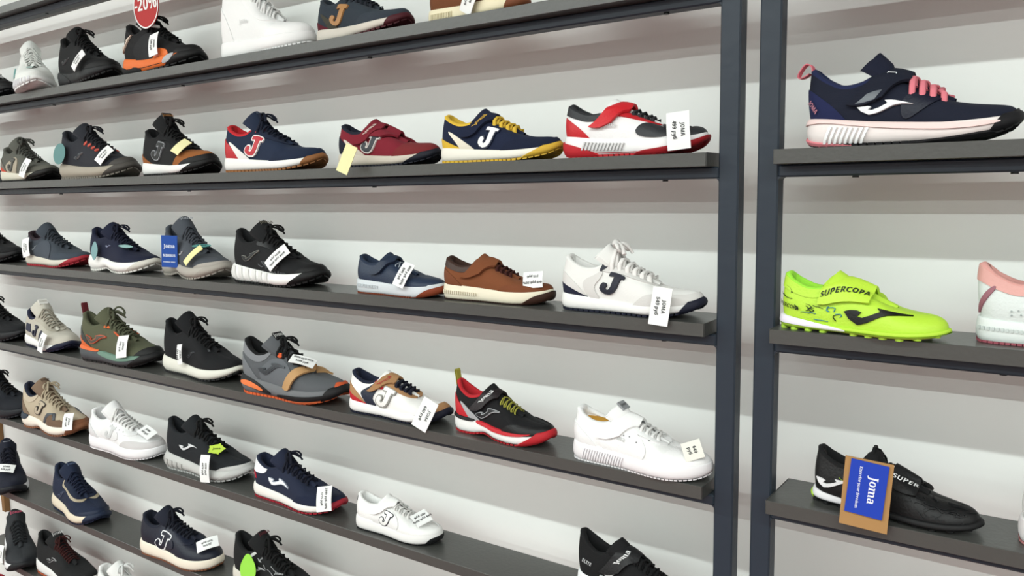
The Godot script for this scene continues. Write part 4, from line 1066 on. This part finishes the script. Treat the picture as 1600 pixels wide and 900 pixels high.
	# ------------------------------------------------------------ row D
	shoe("sneaker", "black shoe with a looped lace beside the stone grey shoe", [-2.455, "D", -0.012, -4, 0.29, 1.02], {"up": "191b20", "mid": "26282c", "sole": "run", "rim": "run", "lace": "0e0f12", "tags": [tag(0.62, 0.2, {"lift": 0.014})]})
	shoe("sneaker", "stone grey shoe with navy panels, navy toe and white tongue edge", [-2.125, "D", -0.016, 6, 0.293, 1.0], {"up": "c2bdb0", "lin": "232a48", "mid": "f0f0ee", "out": "1a2040", "sole": "jog", "body": "suede", "lace": "b3ad9e", "rows": 6, "bow": false, "tng": "cfcbbf", "tip": [0.28, 0.47], "tongue_word": ["Joma", "c4bfb2", 0.02, "eceae4"], "panels": [[[[0.16, 0.3], [0.32, 0.3], [0.28, 0.75], [0.18, 0.7]], "232a48", "leather", "U", "overlay", 0, 0], [[[0.54, 0.1], [0.6, 0.1], [0.66, 0.5], [0.6, 0.5]], "232a48", "leather", "U", "overlay", 0, 0], ["bumper_long", "1a2040", "rubber", "M"], ["toe_over", "c8c3b7"], ["eyestay", "bcb6a8"]], "logo": [["J", "2a2f48", "", 0.42, 0.35, 0.12, -6]], "tags": [tag(0.78, 0.15, {"ang": -14, "lift": 0.016, "string": false})]})
	shoe("trail_shoe", "olive trail shoe with orange heel and a maroon heel loop", [-1.719, "D", -0.010, -6, 0.30, 1.03], {"up": "62654d", "mid": "55595d", "out": "1b1c1e", "sole": "run", "rim": "run", "bulge": 0.016, "teeth": 16, "lace": "62654f", "bow_up": 0.03, "lace_r": 0.014, "loop": "7a2c36", "loop_out": false, "panels": [["heel", "4b4e4c", "mesh"], [[[0.0, 0.0], [0.3, 0.0], [0.2, 0.16], [0.1, 0.3], [0.0, 0.34]], "e5722a", "leather", "U", "heel_counter", 1], [[[0.0, 0.7], [0.14, 0.62], [0.36, 0.7], [0.34, 1.0], [0.0, 1.0]], "e5722a", "rubber", "M", "sole_stripe"], [[[0.34, 0.5], [0.9, 0.45], [0.88, 0.98], [0.5, 1.0], [0.36, 0.85]], "6f9080", "foam", "M", "sole_stripe"], ["bumper_long", "1d1e20", "rubber", "M"], ["toe", "1f2021", "rubber"], [[[0.42, 0.76], [0.5, 0.78], [0.49, 0.88], [0.42, 0.88]], "e5722a", "mesh", "U", "lace_loop"], [[[0.54, 0.72], [0.64, 0.66], [0.65, 0.72], [0.56, 0.8]], "d8683a", "mesh", "U", "lace_loop"]],
		"logo": [["W", "5a5346", "d0603a", 0.33, 0.42, 0.28, 6]], "tags": [tag(0.74, 0.42, {"ang": 8, "lift": 0.016, "w": 0.032, "h": 0.06})]})
	shoe("running_shoe", "black running shoe on an ivory sole with a tag dangling by string", [-1.385, "D", -0.036, 1, 0.295, 1.06], {"up": "14161b", "mid": "e3e2d7", "out": "2a2b2c", "sole": "run", "rim": "run", "lace": "0d0e11", "tip": [0.29, 0.48], "bulge": 0.012, "logo": [["W", "14161b", "6b6e74", 0.52, 0.3, 0.12, 24]], "words": [["Joma", "8b8e92", 0.7, 0.9, 0.022, 24, true]], "tags": [tag(0.42, 0.26, {"ang": 10, "lift": 0.016, "w": 0.018, "h": 0.05, "string": true, "string_col": "e8e8e8"})]})
	shoe("running_shoe", "grey running shoe with orange sole inserts and a kraft paper band", [-1.011, "D", -0.013, -4, 0.297, 0.97], {"up": "65686c", "lin": "121316", "mid": "77797c", "out": "e06a2c", "sole": "run", "rim": "run", "bulge": 0.014, "lace": "131417", "strap_lean": 0.16, "panels": [["collar", "8b8e92", "mesh"], ["quarter", "71757a", "mesh"], ["heel", "7f8387", "mesh"], ["wave", "1b1c1e", "foam", "M"], [[[0.06, 0.45], [0.2, 0.4], [0.34, 0.3], [0.3, 0.5], [0.14, 0.66]], "ee8340", "foam", "M", "sole_insert", 1], [[[0.4, 0.2], [0.95, 0.2], [0.95, 0.5], [0.6, 0.45]], "1a1b1d", "foam", "M", "sole_stripe"], [[[0.55, 0.0], [0.86, 0.0], [0.84, 0.2], [0.6, 0.18]], "e8773a", "rubber", "M", "sole_insert", 1], ["bumper", "1c1c1e", "rubber", "M"], [[[0.94, 0.0], [1.0, 0.0], [1.0, 0.4], [0.96, 0.5]], "d8632c", "rubber", "U", "toe_guard"], [[[0.45, 0.76], [0.49, 0.76], [0.5, 0.96], [0.46, 0.96]], "e8662c", "mesh", "U", "lace_loop"]],
		"logo": [["W", "3c4046", "565b61", 0.41, 0.44, 0.28, 12]], "tongue_word": ["Joma", "e4e4e2", 0.032, "1a1b1e"], "straps": [["c39b68", 0.74, 0.075, 0.0, "", "", "paper", 0.4, 0.04, "paper_band"]], "tags": [tag(0.68, 0.95, {"ang": 62, "lift": 0.026, "w": 0.026, "h": 0.056, "mix": 0.35, "lines": sale("4999 руб-30%", "3499 руб")})]})
	shoe("strap_shoe", "white shoe with tan strap, outlined letter and navy laces", [-0.701, "D", -0.02, -3.6, 0.245, 0.93], {"up": "f0efec", "lin": "1d2740", "mid": "f2f1ef", "out": "1d2238", "sole": "jog", "body": "leather", "tip": [0.37, 0.375], "lace": "1c2034", "rows": 4, "lace_from": 0.57, "lace_r": 0.016, "bow": false, "straps": [["b0875c", 0.49, 0.13, 0.58, "Joma", "b8262f", "suede", 0.36, 0.036]], "panels": [["heel", "b98f62"], ["heel_low", "cf2b38", "leather", "U", "heel_counter", 1], [[[0.27, 0.0], [0.37, 0.0], [0.32, 0.34], [0.42, 0.7], [0.4, 0.98], [0.28, 0.8], [0.2, 0.5]], "2a3448", "leather", "U", "side_stripe"], [[[0.37, 0.7], [0.44, 0.55], [0.47, 0.75], [0.44, 1.0], [0.36, 0.98]], "c02430", "leather", "U", "strap_base"], ["eyestay", "b68c60", "suede"], ["toe", "b0875c"], ["bumper", "1d2238", "rubber", "M"]],
		"logo": [["J", "f0efec", "a3a29c", 0.47, 0.38, 0.155, -6]], "tags": [tag(0.9, 0.12, {"ang": -24, "bend": 0.0, "mix": 0.97, "lift": 0.03, "w": 0.034, "h": 0.06, "lines": [["JOMA", 0.006, 0.006], ["640 руб", -0.006, 0.006]]})]})
	shoe("strap_shoe", "black and red strap shoe with a striped yellow heel loop", [-0.44, "D", -0.019, 3.6, 0.220, 1.0], {"up": "15161a", "lin": "c8202f", "mid": "f0f0ee", "out": "b81f2d", "sole": "arch", "rim": "run", "tip": [0.37, 0.40], "straps": [["2a2024", 0.46, 0.14, 0.42, "Joma", "ececec", "leather", 0.36, 0.042]], "lace": "a8a53c", "lace_r": 0.007, "rows": 5, "lace_from": 0.56, "bow": false, "panels": [["heel", "d02534", "leather"], ["heel_bar", "b4b6b8", "gloss"], [[[0.0, 0.72], [0.3, 0.62], [0.3, 1.0], [0.0, 1.0]], "17181b", "foam", "M", "sole_stripe"], [[[0.3, 0.55], [0.8, 0.6], [0.9, 1.0], [0.34, 1.0]], "cf2433", "foam", "M", "sole_stripe"], ["bumper_long", "c8202f", "rubber", "M", "toe_bumper", 1], ["mudguard", "131417", "leather"]],
		"logo": [["W", "202226", "b2b5b8", 0.45, 0.36, 0.26, 14]], "loop": "a8a238", "loop_out": false})
	shoe("strap_shoe", "plain white strap shoe with yellow insole, beside the rack post", [-0.157, "D", -0.008, 0.7, 0.241, 0.92], {"up": "f1f1f0", "mid": "f2f0f2", "out": "eceaec", "sole": "court", "body": "leather", "wide": 1.04, "tip": [0.33, 0.42], "tongue_word": ["Joma", "5d6064", 0.02, "9fa2a5"], "lace": "e9e8e6", "rows": 4, "lace_from": 0.58, "bow": false, "straps": [["f2f2f1", 0.48, 0.17, 0.42, "", "", "leather"]], "panels": [["toe_over", "f3f2f2", "leather"], ["heel", "f2f2f2", "leather"], ["quarter", "f3f3f3", "leather"], ["eyestay", "f1f1f1", "leather", "U", "eyestay", 1]], "words": [["Joma", "cfd0cf", 0.42, 0.42, 0.03, -8, true]], "ribs": [[0.14, 0.44, 0.2, 0.6, 16, "efedf0", 0.02]], "holes": ["8c8d8e", [[0.56, 0.72], [0.6, 0.7], [0.64, 0.66], [0.5, 0.5], [0.55, 0.42], [0.46, 0.5]]], "insole": "d8a21c", "inside": 0.14,
		"tags": [tag(0.95, 0.85, {"ang": 24, "lift": 0.018, "w": 0.03, "h": 0.03, "mix": 0.7, "col": "e9e7de", "lines": [["649", 0.004, 0.005], ["руб", -0.005, 0.005]]})]})
	# ------------------------------------------------------------ row E
	shoe("sneaker", "dark navy shoe with a stray lace end beside the beige and brown shoe", [-2.46, "E", -0.008, -4, 0.292, 1.05], {"up": "1d222c", "mid": "23272e", "sole": "run", "rim": "run", "lace": "0c0d11", "tags": [tag(0.6, 0.2, {"lift": 0.014})]})
	shoe("sneaker", "beige and brown shoe with outlined letter and gum tread", [-2.113, "E", -0.004, -3, 0.297, 1.03], {"up": "bfb19a", "lin": "232c42", "mid": "efe7da", "out": "9a6a4a", "sole": "arch", "rim": "run", "body": "suede", "bulge": 0.012, "lace": "b8aa92", "tip": [0.29, 0.47], "tng": "8a7460", "tongue_word": ["Joma", "5a4a3c", 0.024], "panels": [["heel", "8c7762"], ["collar", "c8bba6"], [[[0.6, 0.0], [0.9, 0.0], [0.88, 0.3], [0.8, 0.42], [0.72, 0.3], [0.68, 0.5], [0.6, 0.3]], "7c6450", "suede", "U", "overlay", 0, 0], [[[0.56, 0.06], [0.62, 0.3], [0.69, 0.52], [0.71, 0.3], [0.74, 0.34], [0.71, 0.62], [0.6, 0.42], [0.52, 0.06]], "4e5258", "leather", "U", "side_stripe", 0, 0], [[[0.84, 0.0], [1.0, 0.0], [1.0, 0.55], [0.9, 0.45]], "93603f", "rubber", "U", "toe_guard"], [[[0.04, 0.55], [0.2, 0.5], [0.24, 0.98], [0.06, 1.0]], "2a3a4c", "leather", "M", "heel_insert"], ["bumper", "93603f", "rubber", "M"]],
		"logo": [["J", "bfb19a", "4a443c", 0.44, 0.45, 0.13, -6]], "tags": [tag(0.92, 0.35, {"ang": 8, "lift": 0.016, "w": 0.034, "h": 0.05})]})
	shoe("court_shoe", "all-white laced court shoe with grey toe and a white tag", [-1.723, "E", -0.008, -4, 0.292, 0.96], {"up": "ececec", "mid": "f1f1f3", "sole": "court", "rim": "court", "body": "leather", "lace": "e2e2e0", "lace_r": 0.017, "rows": 7, "bow": false, "panels": [["mudguard", "d3d0d0"], ["window", "e6e6e6", "leather"], ["eyestay_wide", "f0f0f0", "leather"], ["heel", "e2e2e3", "leather"]], "logo": [["J", "d0d2d2", "", 0.44, 0.4, 0.13, -6]], "holes": ["5a5c5e", [[0.47, 0.66], [0.53, 0.62], [0.58, 0.6], [0.64, 0.62]]], "tags": [tag(0.93, 0.9, {"ang": 62, "lift": 0.022, "w": 0.032, "h": 0.056, "mix": 0.4})]})
	shoe("running_shoe", "black mesh running shoe on a pale grey sole with a neon tag", [-1.375, "E", -0.030, -4, 0.294, 1.0], {"up": "20252a", "mid": "c6c7c4", "out": "b4b5b3", "sole": "run", "rim": "run", "bulge": 0.016, "flare": 0.01, "lace": "0f1113", "panels": [["bumper_long", "c0c0be", "rubber", "M"], ["toe_low", "c4c4c2", "foam"]], "logo": [["W", "d4d6d8", "", 0.39, 0.46, 0.24, 8]], "ribs": [[0.04, 0.34, 0.0, 0.5, 5, "bbbcb9", 0.01]],
		"tags": [{"t": 0.72, "s": 0.82, "w": 0.036, "h": 0.026, "shape": "turtle", "col": "c6e23a", "name": "hang_tag", "lift": 0.016, "mix": 0.4, "ink": "3c4a10", "text_ang": 0.0, "lines": [["Joma", 0.0, 0.0055]]}, tag(0.7, 0.12, {"ang": 4, "lift": 0.02, "w": 0.03, "h": 0.066, "string": true, "string_col": "6a6c70", "lines": sale("6399 руб", "4479 руб")})]})
	shoe("sneaker", "navy shoe with a white wing emblem and red tread, white tag", [-1.021, "E", -0.019, -1, 0.275, 0.9], {"up": "232d47", "mid": "efece6", "out": "b02339", "sole": "jog", "lace": "161c30", "panels": [["heel_high", "eceef0", "leather"], [[[0.14, 0.25], [0.12, 0.52], [0.07, 0.54], [0.1, 0.4]], "c02a44", "leather", "U", "heel_stripe"], [[[0.94, 0.0], [1.0, 0.0], [1.0, 0.45], [0.96, 0.35]], "b02339", "rubber", "U", "toe_guard"], ["bumper", "b02339", "rubber", "M"], ["mudguard", "222b45", "suede"]], "logo": [["W", "eceef0", "9aa1b0", 0.41, 0.4, 0.27, -6]], "tags": [tag(0.92, 0.4, {"ang": 12, "lift": 0.018, "w": 0.036, "h": 0.054, "lines": sale("2449 руб-30%", "1715 руб")})]})
	shoe("strap_shoe", "small white strap shoe with a navy outlined letter and black tread", [-0.711, "E", -0.017, -4, 0.212, 0.88], {"up": "f0f0ee", "mid": "eeeeec", "out": "1a1b20", "sole": "court", "body": "leather", "tip": [0.36, 0.39], "lace": "e2e1de", "rows": 4, "lace_from": 0.55, "bow": false, "straps": [["f0f0ee", 0.48, 0.14, 0.5, "", "", "leather"]], "panels": [[[[0.0, 0.62], [0.05, 0.62], [0.05, 0.9], [0.0, 0.9]], "1f2638", "leather", "U", "heel_stripe"], [[[0.88, 0.0], [1.0, 0.0], [1.0, 0.5], [0.92, 0.5]], "1a1b20", "rubber", "M", "toe_bumper"], ["quarter", "ebebea", "leather"], ["mudguard", "eeeeec", "leather"]], "logo": [["J", "f0f0ee", "1d2233", 0.46, 0.34, 0.13, -6]], "tags": [tag(0.86, 0.95, {"ang": 40, "lift": 0.016, "w": 0.034, "h": 0.036, "mix": 0.35, "text_ang": 180.0, "lines": sale("649 руб-30%", "455 руб")})]})
	shoe("strap_shoe", "black strap shoe with white sole standing apart near the rack post", [-0.171, "E", -0.031, 4, 0.234, 1.03], {"up": "151619", "mid": "f0f1f2", "sole": "run", "rim": "run", "tip": [0.33, 0.41], "straps": [["1b1c1f", 0.48, 0.16, 0.4, "Joma", "e8e8e8", "leather", 0.36, 0.04]], "lace": "121316", "rows": 5, "lace_from": 0.54, "bow": false, "panels": [[[[0.3, 0.36], [0.37, 0.32], [0.4, 0.5], [0.34, 0.54]], "d4d6d8", "gloss", "U", "reflective_patch", 3], [[[0.37, 0.54], [0.41, 0.5], [0.43, 0.62], [0.4, 0.64]], "d4d6d8", "gloss", "U", "reflective_patch", 3]], "words": [["ELITE", "c8cacc", 0.16, 0.5, 0.024, -12]], "logo": [["W", "15161a", "d0d2d4", 0.36, 0.2, 0.2, 0]]})
	# ------------------------------------------------------------ row F
	shoe("running_shoe", "dark navy running shoe facing out with a tag across its laces", [-2.47, "F", -0.006, 21, 0.285, 1.05], {"up": "1a2034", "mid": "e8e8ea", "out": "17181d", "sole": "run", "rim": "run", "lace": "14182a", "bow": false, "tongue_word": ["—", "c4c8d2", 0.05], "panels": [[[[0.84, 0.0], [1.0, 0.0], [1.0, 1.0], [0.93, 1.0], [0.87, 0.6]], "1a1d28", "rubber", "M", "toe_bumper", 1]], "tags": [tag(0.74, 0.92, {"ang": 76, "lift": 0.024, "w": 0.028, "h": 0.05, "mix": 0.4, "face": Vector3(1, 0.3, 0.4)})]})
	shoe("running_shoe", "deep blue running shoe framed with beige round its laces", [-2.024, "F", -0.012, 6, 0.294, 1.03], {"up": "1c2b47", "mid": "e4d8c2", "out": "1f3150", "sole": "run", "rim": "run", "bulge": 0.012, "lace": "16233f", "bow": false, "rows": 7, "tip": [0.29, 0.47], "tongue_word": ["Joma", "6a7a98", 0.024], "panels": [["eyestay_wide", "b4a890", "leather"], [[[0.39, 0.76], [0.43, 1.0], [0.76, 1.0], [0.75, 0.8], [0.68, 0.62], [0.55, 0.57], [0.44, 0.62]], "1a2842", "mesh", "U", "eyestay", 1], ["bumper", "20304c", "rubber", "M"], ["toe_low", "20304c", "rubber"]], "logo": [["W", "1c2b47", "8593ad", 0.36, 0.34, 0.14, 30]]})
	shoe("court_shoe", "navy leather court shoe with white outlined letter and cream sole", [-1.489, "F", -0.006, -6, 0.284, 0.98], {"up": "212739", "mid": "f0e7d6", "out": "9c6644", "sole": "court", "rim": "court", "body": "leather", "lace": "171c2c", "rows": 7, "panels": [["eyestay_wide", "242b3e", "leather"], ["mudguard", "1f2638", "leather"], ["window", "262c3e", "leather"], [[[0.0, 0.1], [0.03, 0.1], [0.03, 0.7], [0.0, 0.7]], "e8e8e6", "leather", "U", "heel_stripe"]], "logo": [["J", "212739", "eef0f2", 0.42, 0.36, 0.16, -6]], "tags": [tag(0.96, 0.8, {"ang": -64, "lift": 0.02, "w": 0.034, "h": 0.054, "mix": 0.4})]})
	shoe("running_shoe", "black running shoe with a lime leaf tag near its heel", [-1.123, "F", -0.025, 0, 0.29, 0.97], {"up": "17191b", "mid": "dcd8cc", "sole": "run", "rim": "run", "lace": "0e0f10", "tip": [0.3, 0.48], "tongue_word": ["Joma", "6a2430", 0.03], "panels": [[[[0.3, 0.82], [0.38, 0.88], [0.42, 1.0], [0.34, 1.0]], "d4d4d2", "leather", "U", "collar_panel"]], "words": [["Joma", "c9cbcc", 0.66, 0.72, 0.02, 20, true]], "prints": [["c4c6c8", 6, 9, 0.36, 0.62, 0.5, 0.75]], "logo": [["W", "b8babc", "", 0.42, 0.4, 0.2, 10]], "tags": [{"t": 0.36, "s": 0.42, "w": 0.04, "h": 0.075, "shape": "leaf", "ang": 8, "col": "9ce03a", "name": "hang_tag", "lift": 0.016, "string": true}]})
	# ------------------------------------------------------------ rows G and H
	shoe("running_shoe", "dark grey running shoe with a pink tongue label, facing out", [-2.45, "G", -0.008, 19, 0.290, 1.02], {"up": "36393d", "mid": "e9e9ea", "out": "1b1c20", "sole": "run", "rim": "run", "lace": "2a2d30", "rows": 7, "bow": false, "tip": [0.28, 0.48], "tongue_word": ["Joma", "d0607c", 0.034], "panels": [[[[0.82, 0.0], [1.0, 0.0], [1.0, 1.0], [0.92, 1.0], [0.86, 0.5]], "202327", "rubber", "M", "toe_bumper", 1], ["toe_low", "2a2d33", "rubber"]], "tags": [tag(0.66, 0.25, {"ang": 4, "lift": 0.018, "w": 0.024, "face": Vector3(0.8, 0.2, 0.7)})]})
	shoe("running_shoe", "black running shoe with dark red laces and a white outlined emblem", [-2.173, "G", -0.027, -1, 0.293, 0.99], {"up": "1c1d1f", "mid": "ecebe9", "out": "d2693a", "sole": "run", "rim": "run", "lace": "451512", "lace_r": 0.009, "rows": 9, "tongue_word": ["Joma", "d8d8d8", 0.034], "logo": [["W", "1c1d1f", "c8cacc", 0.44, 0.4, 0.2, 12]]})
	shoe("sneaker", "white shoe on the board with the red-laced black shoe", [-1.80, "G", -0.025, -1, 0.291, 1.0], {"up": "ececea", "mid": "f0f0ee", "sole": "court", "rim": "court", "body": "leather", "lace": "e8e8e6", "panels": [["eyestay_wide", "f0f0ee", "leather"]]})
	shoe("sneaker", "purple and red shoe on the lowest board", [-2.56, "H", -0.02, 4, 0.286, 0.95], {"up": "241a2e", "lin": "b02030", "mid": "e6e4e6", "sole": "run", "rim": "run", "lace": "a01c2c", "tng": "3a3a3e", "tongue_word": ["Joma", "c22434", 0.04]})
	# ------------------------------------------------------------ the short rack
	shoe("strap_shoe", "navy running shoe with pink laces, pink heel loop and white emblem", [0.217, "B", -0.028, 2.4, 0.252, 1.0], {"up": "1a2238", "lin": "24305a", "mid": "f2e9e6", "out": "16161c", "sole": "run", "rim": "run", "bulge": 0.01, "tip": [0.335, 0.455], "tng": "18203a", "tongue_word": ["Joma", "dfe3ea", 0.03], "loop": "e8808e", "lace": "ee8a96", "rows": 4, "lace_from": 0.56, "lace_r": 0.016, "eye_s": 0.66, "bow": false, "straps": [["171f34", 0.47, 0.17, 0.42, "J", "e6e8ec", "mesh", 0.42, 0.035]], "panels": [["heel", "232d5c", "mesh"], [[[0.3, 0.47], [0.39, 0.45], [0.43, 0.6], [0.36, 0.62]], "6a7078", "gloss", "U", "reflective_patch", 11, 0], [[[0.5, 0.02], [0.62, 0.3], [0.72, 0.7], [0.68, 0.95], [0.6, 0.7], [0.5, 0.42]], "182036", "leather"], ["bumper", "17171d", "rubber", "M"], [[[0.96, 0.0], [1.0, 0.0], [1.0, 0.3], [0.97, 0.24]], "17171d", "rubber", "U", "toe_guard"], [[[0.0, 0.55], [0.12, 0.75], [0.4, 0.62], [0.9, 0.4], [0.9, 0.62], [0.5, 0.86], [0.0, 0.98]], "f4dcd8", "foam", "M", "sole_stripe"], [[[0.42, 0.0], [0.9, 0.0], [0.88, 0.25], [0.6, 0.14]], "16161c", "rubber", "M", "sole_layer", 1], [[[0.0, 0.0], [0.3, 0.0], [0.28, 0.1], [0.04, 0.2], [0.0, 0.2]], "eb8f98", "rubber", "M", "heel_insert"]],
		"logo": [["W", "eef0f2", "", 0.43, 0.3, 0.28, 2]], "words": [["JOMA", "c98a9a", 0.085, 0.3, 0.022, -52]], "ribs": [[0.14, 0.34, 0.16, 0.6, 8, "ffffff", 0.03]]})
	shoe("football_boot", "neon yellow football boot with a wide strap and black emblem", [0.175, "C", 0.0, 6, 0.217, 1.0], {"up": "bfe81a", "lin": "a8f020", "mid": "bfe81a", "out": "b6e02a", "sole": "boot", "rim": "low", "body": "leather", "cat": "boot", "wide": 1.02, "tip": [0.34, 0.385], "strap_across": true, "strap_sans": true, "strap_lean": 0.03, "straps": [["c4ea1e", 0.48, 0.3, 0.5, "SUPERCOPA", "17301c", "leather", 0.27, 0.037]], "panels": [[[[0.0, 0.3], [0.14, 0.35], [0.46, 0.15], [0.44, 0.5], [0.2, 0.85], [0.0, 1.0]], "eeeaf4", "foam", "M", "sole_stripe"], ["collar", "bfea1c", "leather"]], "prints": [["2a90a8", 5, 12, 0.2, 0.42, 0.1, 0.5], ["33501c", 14, 7, 0.12, 0.46, 0.1, 0.7]], "words": [["SUPERCOPA", "233016", 0.1, 0.32, 0.024, -14]], "logo": [["W", "14170f", "", 0.64, 0.34, 0.38, 2]], "holes": ["1c2a12", [[0.05, 0.56]]]})
	shoe("sneaker", "pale white shoe with blush pink collar, beside the neon boot", [0.425, "C", -0.025, 3, 0.235, 1.0], {"up": "dfe6e3", "lin": "e8aca4", "mid": "e9efec", "out": "b0606e", "sole": "court", "rim": "run", "body": "leather", "lace": "e6e8e6", "panels": [["collar", "e6b0a8", "leather"], [[[0.03, 0.1], [0.05, 0.1], [0.14, 0.78], [0.12, 0.8]], "a8707c", "leather", "U", "heel_stripe", 1]], "prints": [], "ribs": [[0.06, 0.5, 0.45, 0.55, 22, "cfd8d5"]], "holes": ["aab4b2", [[0.2, 0.3], [0.23, 0.34], [0.26, 0.38], [0.2, 0.2], [0.24, 0.24], [0.28, 0.28], [0.32, 0.32]]]})
	shoe("football_boot", "black football boot behind a bright blue card on kraft cardboard", [0.22, "D", -0.019, 5, 0.215, 1.0], {"up": "17181a", "mid": "ecebee", "out": "1a1b1d", "sole": "boot", "rim": "low", "lace": "141517", "rows": 4, "lace_from": 0.42, "bow": false, "body": "leather", "cat": "boot", "tip": [0.36, 0.40], "tongue_thick": 0.03, "strap_across": true, "strap_sans": true, "strap_lean": 0.03, "straps": [["1c1d1f", 0.63, 0.15, 0.5, "SUPER", "e8e8e8", "leather", 0.32, 0.038]], "panels": [[[[0.44, 0.0], [1.0, 0.0], [1.0, 1.0], [0.44, 1.0]], "1b1c1e", "rubber", "M", "sole_layer"], [[[0.0, 0.0], [0.05, 0.0], [0.06, 0.35], [0.0, 0.4]], "b8e030", "rubber", "M", "heel_insert", 1]], "prints": [["b4d832", 10, 21, 0.24, 0.52, 0.1, 0.8], ["26282b", 22, 5, 0.62, 0.95, 0.1, 0.8]], "logo": [["W", "eeeef0", "", 0.2, 0.42, 0.25, 4]],
		"tags": [{"t": 0.42, "s": 0.45, "w": 0.06, "h": 0.094, "ang": -3, "col": "b98f58", "name": "card_backing", "lift": 0.036, "bend": 0.0, "mix": 1.0, "face": Vector3(0.12, 0.05, 1.0)}, {"t": 0.42, "s": 0.45, "w": 0.047, "h": 0.073, "ang": -5, "dv": 0.11, "col": "1c4bc0", "name": "hang_tag", "lift": 0.0385, "bend": 0.0, "mix": 1.0, "face": Vector3(0.12, 0.05, 1.0), "ink": "f0f4fb", "text_ang": -90.0, "lines": [["Joma", 0.006, 0.0105, 0.0, true], ["Exercise your freedom", -0.01, 0.0036, 0.0, true]], "string": true}]})
	shoe("sneaker", "white shoe at the end of the board beside the black boot", [0.484, "D", -0.022, 0, 0.235, 0.95], {"up": "e6e6e4", "lin": "d8a4a0", "mid": "e8e4e4", "out": "c88a8a", "sole": "court", "rim": "court", "body": "leather", "lace": "e8e8e6"})
	# two shoes just below the picture, whose red shows on the wall behind them
	shoe("strap_shoe", "red strap shoe on the lowest board of the short rack", [0.3, "E", -0.03, 2, 0.24, 1.0], {"up": "c22634", "lin": "b01f2c", "mid": "e8e6e4", "out": "b01f2c", "sole": "run", "rim": "run", "straps": [["b8212e", 0.46, 0.14, 0.42, "", "", "leather"]]})
	shoe("strap_shoe", "red strap shoe on the board with the cream-soled navy court shoe", [-0.76, "F", -0.03, 0, 0.24, 1.0], {"up": "c22634", "lin": "b01f2c", "mid": "e8e6e4", "out": "b01f2c", "sole": "run", "rim": "run", "straps": [["b8212e", 0.46, 0.14, 0.42, "", "", "leather"]]})
	# shoes on the boards just above the picture, which shade the wall through the gap behind their boards
	shoe("sneaker", "grey shoe on the high-top's board, next to the rack post", [-0.2, "A", -0.03, 2, 0.24, 0.95], {"up": "6a6e74", "mid": "ecebe8", "out": "33363a", "sole": "jog", "lace": "55585e", "panels": [["heel", "5a5e64"], ["eyestay", "7a7e84"], ["bumper", "33363a", "rubber", "M"]]})
	shoe("sneaker", "charcoal shoe on the board above the pink-laced shoe", [0.3, "A", -0.03, 2, 0.24, 0.95], {"up": "3a3c40", "mid": "ecebe8", "out": "33363a", "sole": "run", "rim": "run", "lace": "2c2e32", "panels": [["heel", "4a4c50"], ["toe_low", "2c2e32", "rubber"]]})

func extras() -> void:
	# round discount sign clipped to the tongue of the orange trail shoe
	var o := thing("discount_sign", "round red card sign with white rim reading -20% above the orange shoe", "sign", Vector3(-1.462, 0.655, 0.012), 0.0)
	var a := Acc.new()
	a.disc(Vector3(0, 0, 0.001), Vector3.BACK, 0.0, 0.053, 48); a.disc(Vector3(0, 0, -0.001), Vector3.FORWARD, 0.0, 0.053, 48)
	for k in 48:
		var p := Vector3(cos(TAU * k / 48), sin(TAU * k / 48), 0) * 0.053; var q := Vector3(cos(TAU * (k + 1) / 48), sin(TAU * (k + 1) / 48), 0) * 0.053
		a.flat(p + Vector3(0, 0, 0.001), q + Vector3(0, 0, 0.001), q - Vector3(0, 0, 0.001), p - Vector3(0, 0, 0.001), p)
	put("disc", a, mat("c23434", "paper"), o)
	a = Acc.new()
	a.disc(Vector3(0, 0, 0.0016), Vector3.BACK, 0.0495, 0.053, 48)
	put("rim", a, mat("f0eeec", "paper"), o)
	a = Acc.new()
	print_on(a, "-20%", Vector3(0, 0.006, 0.0018), Vector3.RIGHT, Vector3.UP, 0.03)
	put("lettering", a, mat("f4f2f0", "paper"), o)
	a = Acc.new()
	a.box(Vector3(-0.004, -0.048, -0.03), Vector3(0.004, -0.042, -0.0012), 0.0)
	put("clip", a, mat("dfe0de", "paper"), o)
	# wooden upright at the end of the long rack
	a = Acc.new()
	a.box(Vector3(-2.868, -0.968, Z_WALL), Vector3(-2.844, -0.5, Z_WALL + 0.02), 0.002)
	var t := put("trim_1", a, mat("a07c55", "wood"), self)
	t.set_meta("kind", "structure")

func _ready() -> void:
	tex = {"weave": weave_tex(8), "grain": noise_tex(0.06, 4.0, 3), "soft": noise_tex(0.02, 4.0, 5)}
	look()
	lamps()
	room()
	var levels := []
	for y in ROWS:
		levels.append(ROWS[y])
	frame("shelving_rack", "long dark navy steel frame carrying most of the shoe shelves", [-PW, LEFT_END - PW], LEFT_END, -PW, levels)
	frame("shelving_rack", "short dark navy steel frame carrying the pink-laced and neon shoes", [X2, RIGHT_END], X2 + PW, RIGHT_END, [0.5, 0.25, 0.0, -0.25, -0.5])
	boards()
	shoes()
	extras()
